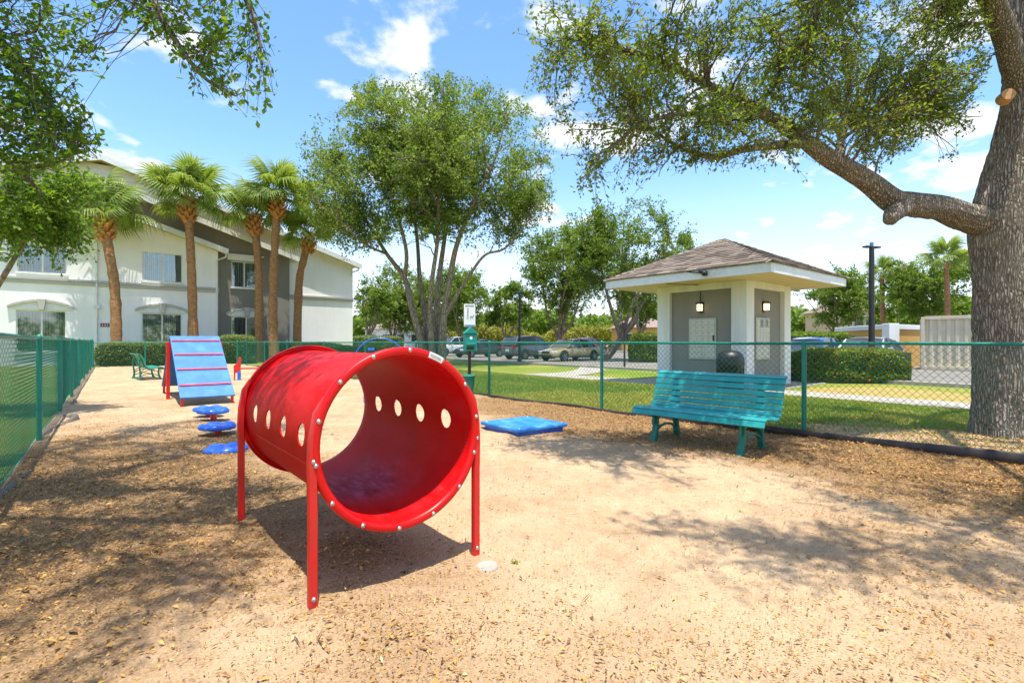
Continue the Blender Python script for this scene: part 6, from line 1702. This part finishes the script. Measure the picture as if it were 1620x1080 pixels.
def palms():
    Rw = np.array([-26.3, 26.0, 0]) - AX * 2.6
    spec = [(183, [(183, 577), (184, 520), (181, 450), (172, 395), (166, 352)], .25, 2.45, 'leftmost palm, curving up beside the wall conduit', 28, 0.0),
            (306, [(306, 580), (305, 500), (303, 430), (300, 370), (297, 325)], .25, 2.5, 'second palm from the left, between the white bay windows and grey bay', 30, 0.0),
            (409, [(409, 575), (410, 500), (409, 430), (406, 385), (403, 350)], .25, 2.35, 'third palm from the left, in front of the grey bay windows', 28, -.3),
            (434, [(434, 575), (432, 500), (433, 430), (436, 370), (439, 320)], .26, 2.4, 'tallest palm, fourth from the left, at the edge of the grey bay', 30, 1.0),
            (470, [(470, 575), (471, 500), (474, 440), (481, 408), (488, 378)], .25, 2.3, 'rightmost palm, bending right in front of the white end wall', 26, -.6)]
    for i, (px, pts, r, R_, lab, nf, dv) in enumerate(spec):
        p0 = Rw - AX * dv; s = along_line(px, p0, CX); base = p0 + CX * s; Y = base[1]
        P = [at(x, y, Y) for x, y in pts]; P[0][2] = -.1
        rr = [r * 1.25] + [r, r * .92, r * .86, r * .9]
        palm(base, P, rr, R_, lab + ' of the building', nf, 70 + i)
palms()
def far_palm(px, Y, ytop, r, R_, lab, seed):
    b = at(px, 540, Y); b[2] = 0; t = at(px, ytop, Y)
    palm(b, [b - (0, 0, .1), b * .6 + t * .4 + (.1, 0, 0), t], [r * 1.2, r, r * .9], R_, lab, 20, seed, 'far palms', boots=False)
far_palm(1497, 36, 418, .17, 1.9, 'bright feathery palm above the shipping container', 81)
far_palm(1395, 46, 440, .2, 1.8, 'palm with a thick trunk right behind the lamp post', 82)
far_palm(890, 72, 470, .22, 2.0, 'slender far palm behind the round lot tree', 83)
for q_, (x_, lab_) in enumerate(((850, 'bare pale trunk left of the round lot tree'), (906, 'bare pale trunk right of the round lot tree'), (918, 'second bare pale trunk right of the round lot tree'))):
    pass

# ---- hedges and shrubs: a clipped box of leaves with twigs inside
def hedge(label, O, ux, length, depth, height, n, leaf, ll, seed, name='hedge', rounded=.25, flowers=None, bulge=.08, group=None):
    rg = np.random.default_rng(seed); O = np.asarray(O, float); ux = np.asarray(ux, float); uy = np.array([-ux[1], ux[0], 0])
    root = empty(name, O, 0, label, 'hedge', group)
    # points on the skin of a superellipsoid box, a little scattered inward
    p = rg.uniform(-1, 1, (n * 2, 3)); p[:, 2] = rg.uniform(-.9, 1, n * 2)
    k = 5.0
    r = (np.abs(p) ** k).sum(1) ** (1 / k)
    q = p / r[:, None] * (1 - np.abs(rg.normal(0, .055, n * 2)))[:, None]
    q = q[q[:, 2] > -.98][:n]; n = len(q)
    bx = (fbm((q[:, 0] + 1) * length * 1.2 + seed, (q[:, 2] + q[:, 1]) * 2.5, 3) - .44) * bulge * 4
    P = ux[None] * ((q[:, 0] * .5 + .5) * length)[:, None] + uy[None] * ((q[:, 1] * .5 + .5) * depth)[:, None]
    P += uy[None] * (np.sign(q[:, 1]) * bx * .5)[:, None]; P[:, 2] = (q[:, 2] * .5 + .5) * height * (1 + bx * .35) + .02
    nrm = np.sign(q) * np.abs(q) ** 4; nw = ux[None] * nrm[:, :1] + uy[None] * nrm[:, 1:2]; nw[:, 2] = nrm[:, 2]
    D = rg.normal(0, .6, (n, 3)) + nw * .4; D[:, 2] += .2; Nn = nw * .8 + rg.normal(0, .6, (n, 3)); Nn[:, 2] += .95
    L = ll * rg.uniform(.7, 1.3, n)
    V, F, A = leaf_geo(P, D, Nn, L, L * .55, np.clip(rg.beta(2, 2, n) + (q[:, 2] > .6) * .12, 0, 1))
    np_mesh('foliage', V, F, MAT[leaf], root, attr={'rnd': A})
    m = MB(); m.box(ux * length / 2 + uy * depth / 2 + np.array([0, 0, height * .47]), (length * .93, depth * .86, height * .90), np.stack([ux, uy, (0, 0, 1)], 1)); m.build('inner_branches', MAT['hedge_core'], root)
    for t in np.linspace(.08, .92, max(3, int(length / .8))):
        m = MB(); m.tube([ux * length * t + uy * depth * .5 + (0, 0, -.1), ux * length * t + uy * depth * .5 + np.array([.05, 0, height * .5])], [.03, .015], 6); m.build('stem', MAT['twig_bark'], root)
    if flowers:
        idx_ = rg.choice(np.where((q[:, 1] < .5))[0], flowers, replace=False)
        PP = []; DD = []; 
        for i in idx_:
            for kk in range(9): PP.append(P[i] + rg.normal(0, .022, 3) + nw[i] * .05); DD.append(rg.normal(0, .6, 3) + nw[i])
        PP = np.array(PP); DD = np.array(DD); L = rg.uniform(.02, .04, len(PP))
        V, F, A = leaf_geo(PP, DD, DD + rg.normal(0, 1, DD.shape), L, L * .7, rg.random(len(PP)))
        np_mesh('flowers', V, F, MAT['ixora_flower'], root, attr={'rnd': A})
    return root
pm('hedge_core', (0.055, 0.080, 0.028), 0.9, 0.4, 8)
def hedges():
    # along the far fence
    s = bA + AX * .35; hedge('long clipped green hedge behind the far fence, left of the blue ramp', s + CX * .1, CX, along_line(330, s, CX) - .1, 1.2, 1.22, 26000, 'hedge_leaf', .085, 1)
    s = bA + AX * .45; u0 = along_line(349, s, CX); hedge('taller rounded hedge behind the far fence, right of the blue ramp', s + CX * u0, CX, along_line(409, s, CX) - u0, 1.6, 1.62, 12000, 'hedge_leaf', .085, 2)
    s = bA + AX * 3.0; u0 = along_line(412, s, CX); hedge('low dark hedge at the foot of the white end wall', s + CX * u0, CX, along_line(548, s, CX) - u0, 1.0, 1.15, 16000, 'hedge_leaf', .09, 3)
    p = at(470, 540, 27.5); q = at(628, 540, 33.0); d = (q - p); d[2] = 0; L = np.linalg.norm(d); d /= L; p[2] = 0
    hedge('bright green clipped hedge behind the blue hoop jump', p, d, L, 1.5, 0.98, 22000, 'ixora_leaf', .09, 4)
    p = at(548, 540, 44); q = at(640, 540, 46); d = q - p; d[2] = 0; L = np.linalg.norm(d); d /= L; p[2] = 0
    hedge('pale flowering hedge beyond the bright green clipped hedge', p, d, L, 1.6, 1.75, 9000, 'hedge_leaf', .13, 5)
    # flowering hedge by the kiosk
    p = G(1268, 606); q = G(1452, 608); d = q - p; L = np.linalg.norm(d); d /= L
    hedge('rounded ixora hedge with orange flowers right of the kiosk', p, d, L, 1.5, 1.04, 26000, 'ixora_leaf', .062, 6, name='flowering_hedge', flowers=110, bulge=.12)
    p = at(1000, 540, 31); p[2] = 0; hedge('small square hedge seen left of the kiosk across the road', p, CX * .0 + np.array([1.0, 0, 0]), 2.3, 1.4, 1.75, 6000, 'ixora_leaf', .11, 7)
    p = at(1252, 540, 27); p[2] = 0; hedge('shrub row under the trees between kiosk and lamp post', p, np.array([1.0, 0, 0]), 3.6, 1.4, 1.75, 8000, 'far_leaf', .13, 8)
hedges()
def far_woods():
    """the belt of trees all round the horizon: reads as one mass"""
    rg = np.random.default_rng(99); N = 85000
    th = rg.random(N) * 2 * PI; front = rg.random(N) < .62
    th = np.where(front, PI / 2 + rg.uniform(-.95, .95, N), th)
    r = 118 + rg.random(N) * 26
    top = 5.0 + 6.5 * fbm(th * 14, th * 0 + 2, 5) 
    z = top * rg.random(N) ** .65 
    r = r + 3 * np.sin(th * 40 + z)
    P = np.stack([r * np.cos(th), r * np.sin(th), z], 1)
    D = rg.normal(0, .7, (N, 3)); Nn = rg.normal(0, .6, (N, 3)); Nn[:, 2] += .6; Nn[:, :2] -= P[:, :2] / 130 * .5
    L = rg.uniform(.7, 1.5, N)
    V, F, A = leaf_geo(P, D, Nn, L, L * .7, np.clip(rg.beta(2, 2, N), 0, 1))
    o = np_mesh('distant_woods', V, F, MAT['far_leaf'], attr={'rnd': A}); tag(o, 'distant belt of green trees along the horizon', 'woods', kind='stuff')
    # sunlit yellow-green shrubs on the far side of the lot
    N = 30000; x = rg.uniform(-12, 34, N); y = 86 + rg.random(N) * 8 + 2 * np.sin(x); z = (1.5 + 4.5 * fbm(x * .25, x * 0, 4)) * rg.random(N) ** .7
    P = np.stack([x, y, z], 1); D = rg.normal(0, .7, (N, 3)); Nn = rg.normal(0, .6, (N, 3)); Nn[:, 2] += .6; Nn[:, 1] -= .4
    L = rg.uniform(.25, .55, N); V, F, A = leaf_geo(P, D, Nn, L, L * .7, np.clip(rg.beta(2, 2, N), 0, 1))
    o = np_mesh('yellow_shrubs', V, F, MAT['yellow_leaf'], attr={'rnd': A}); tag(o, 'sunlit yellow-green shrub bank across the parking lot', 'shrubs', kind='stuff')
far_woods()
print('LEAVES', NLEAF)
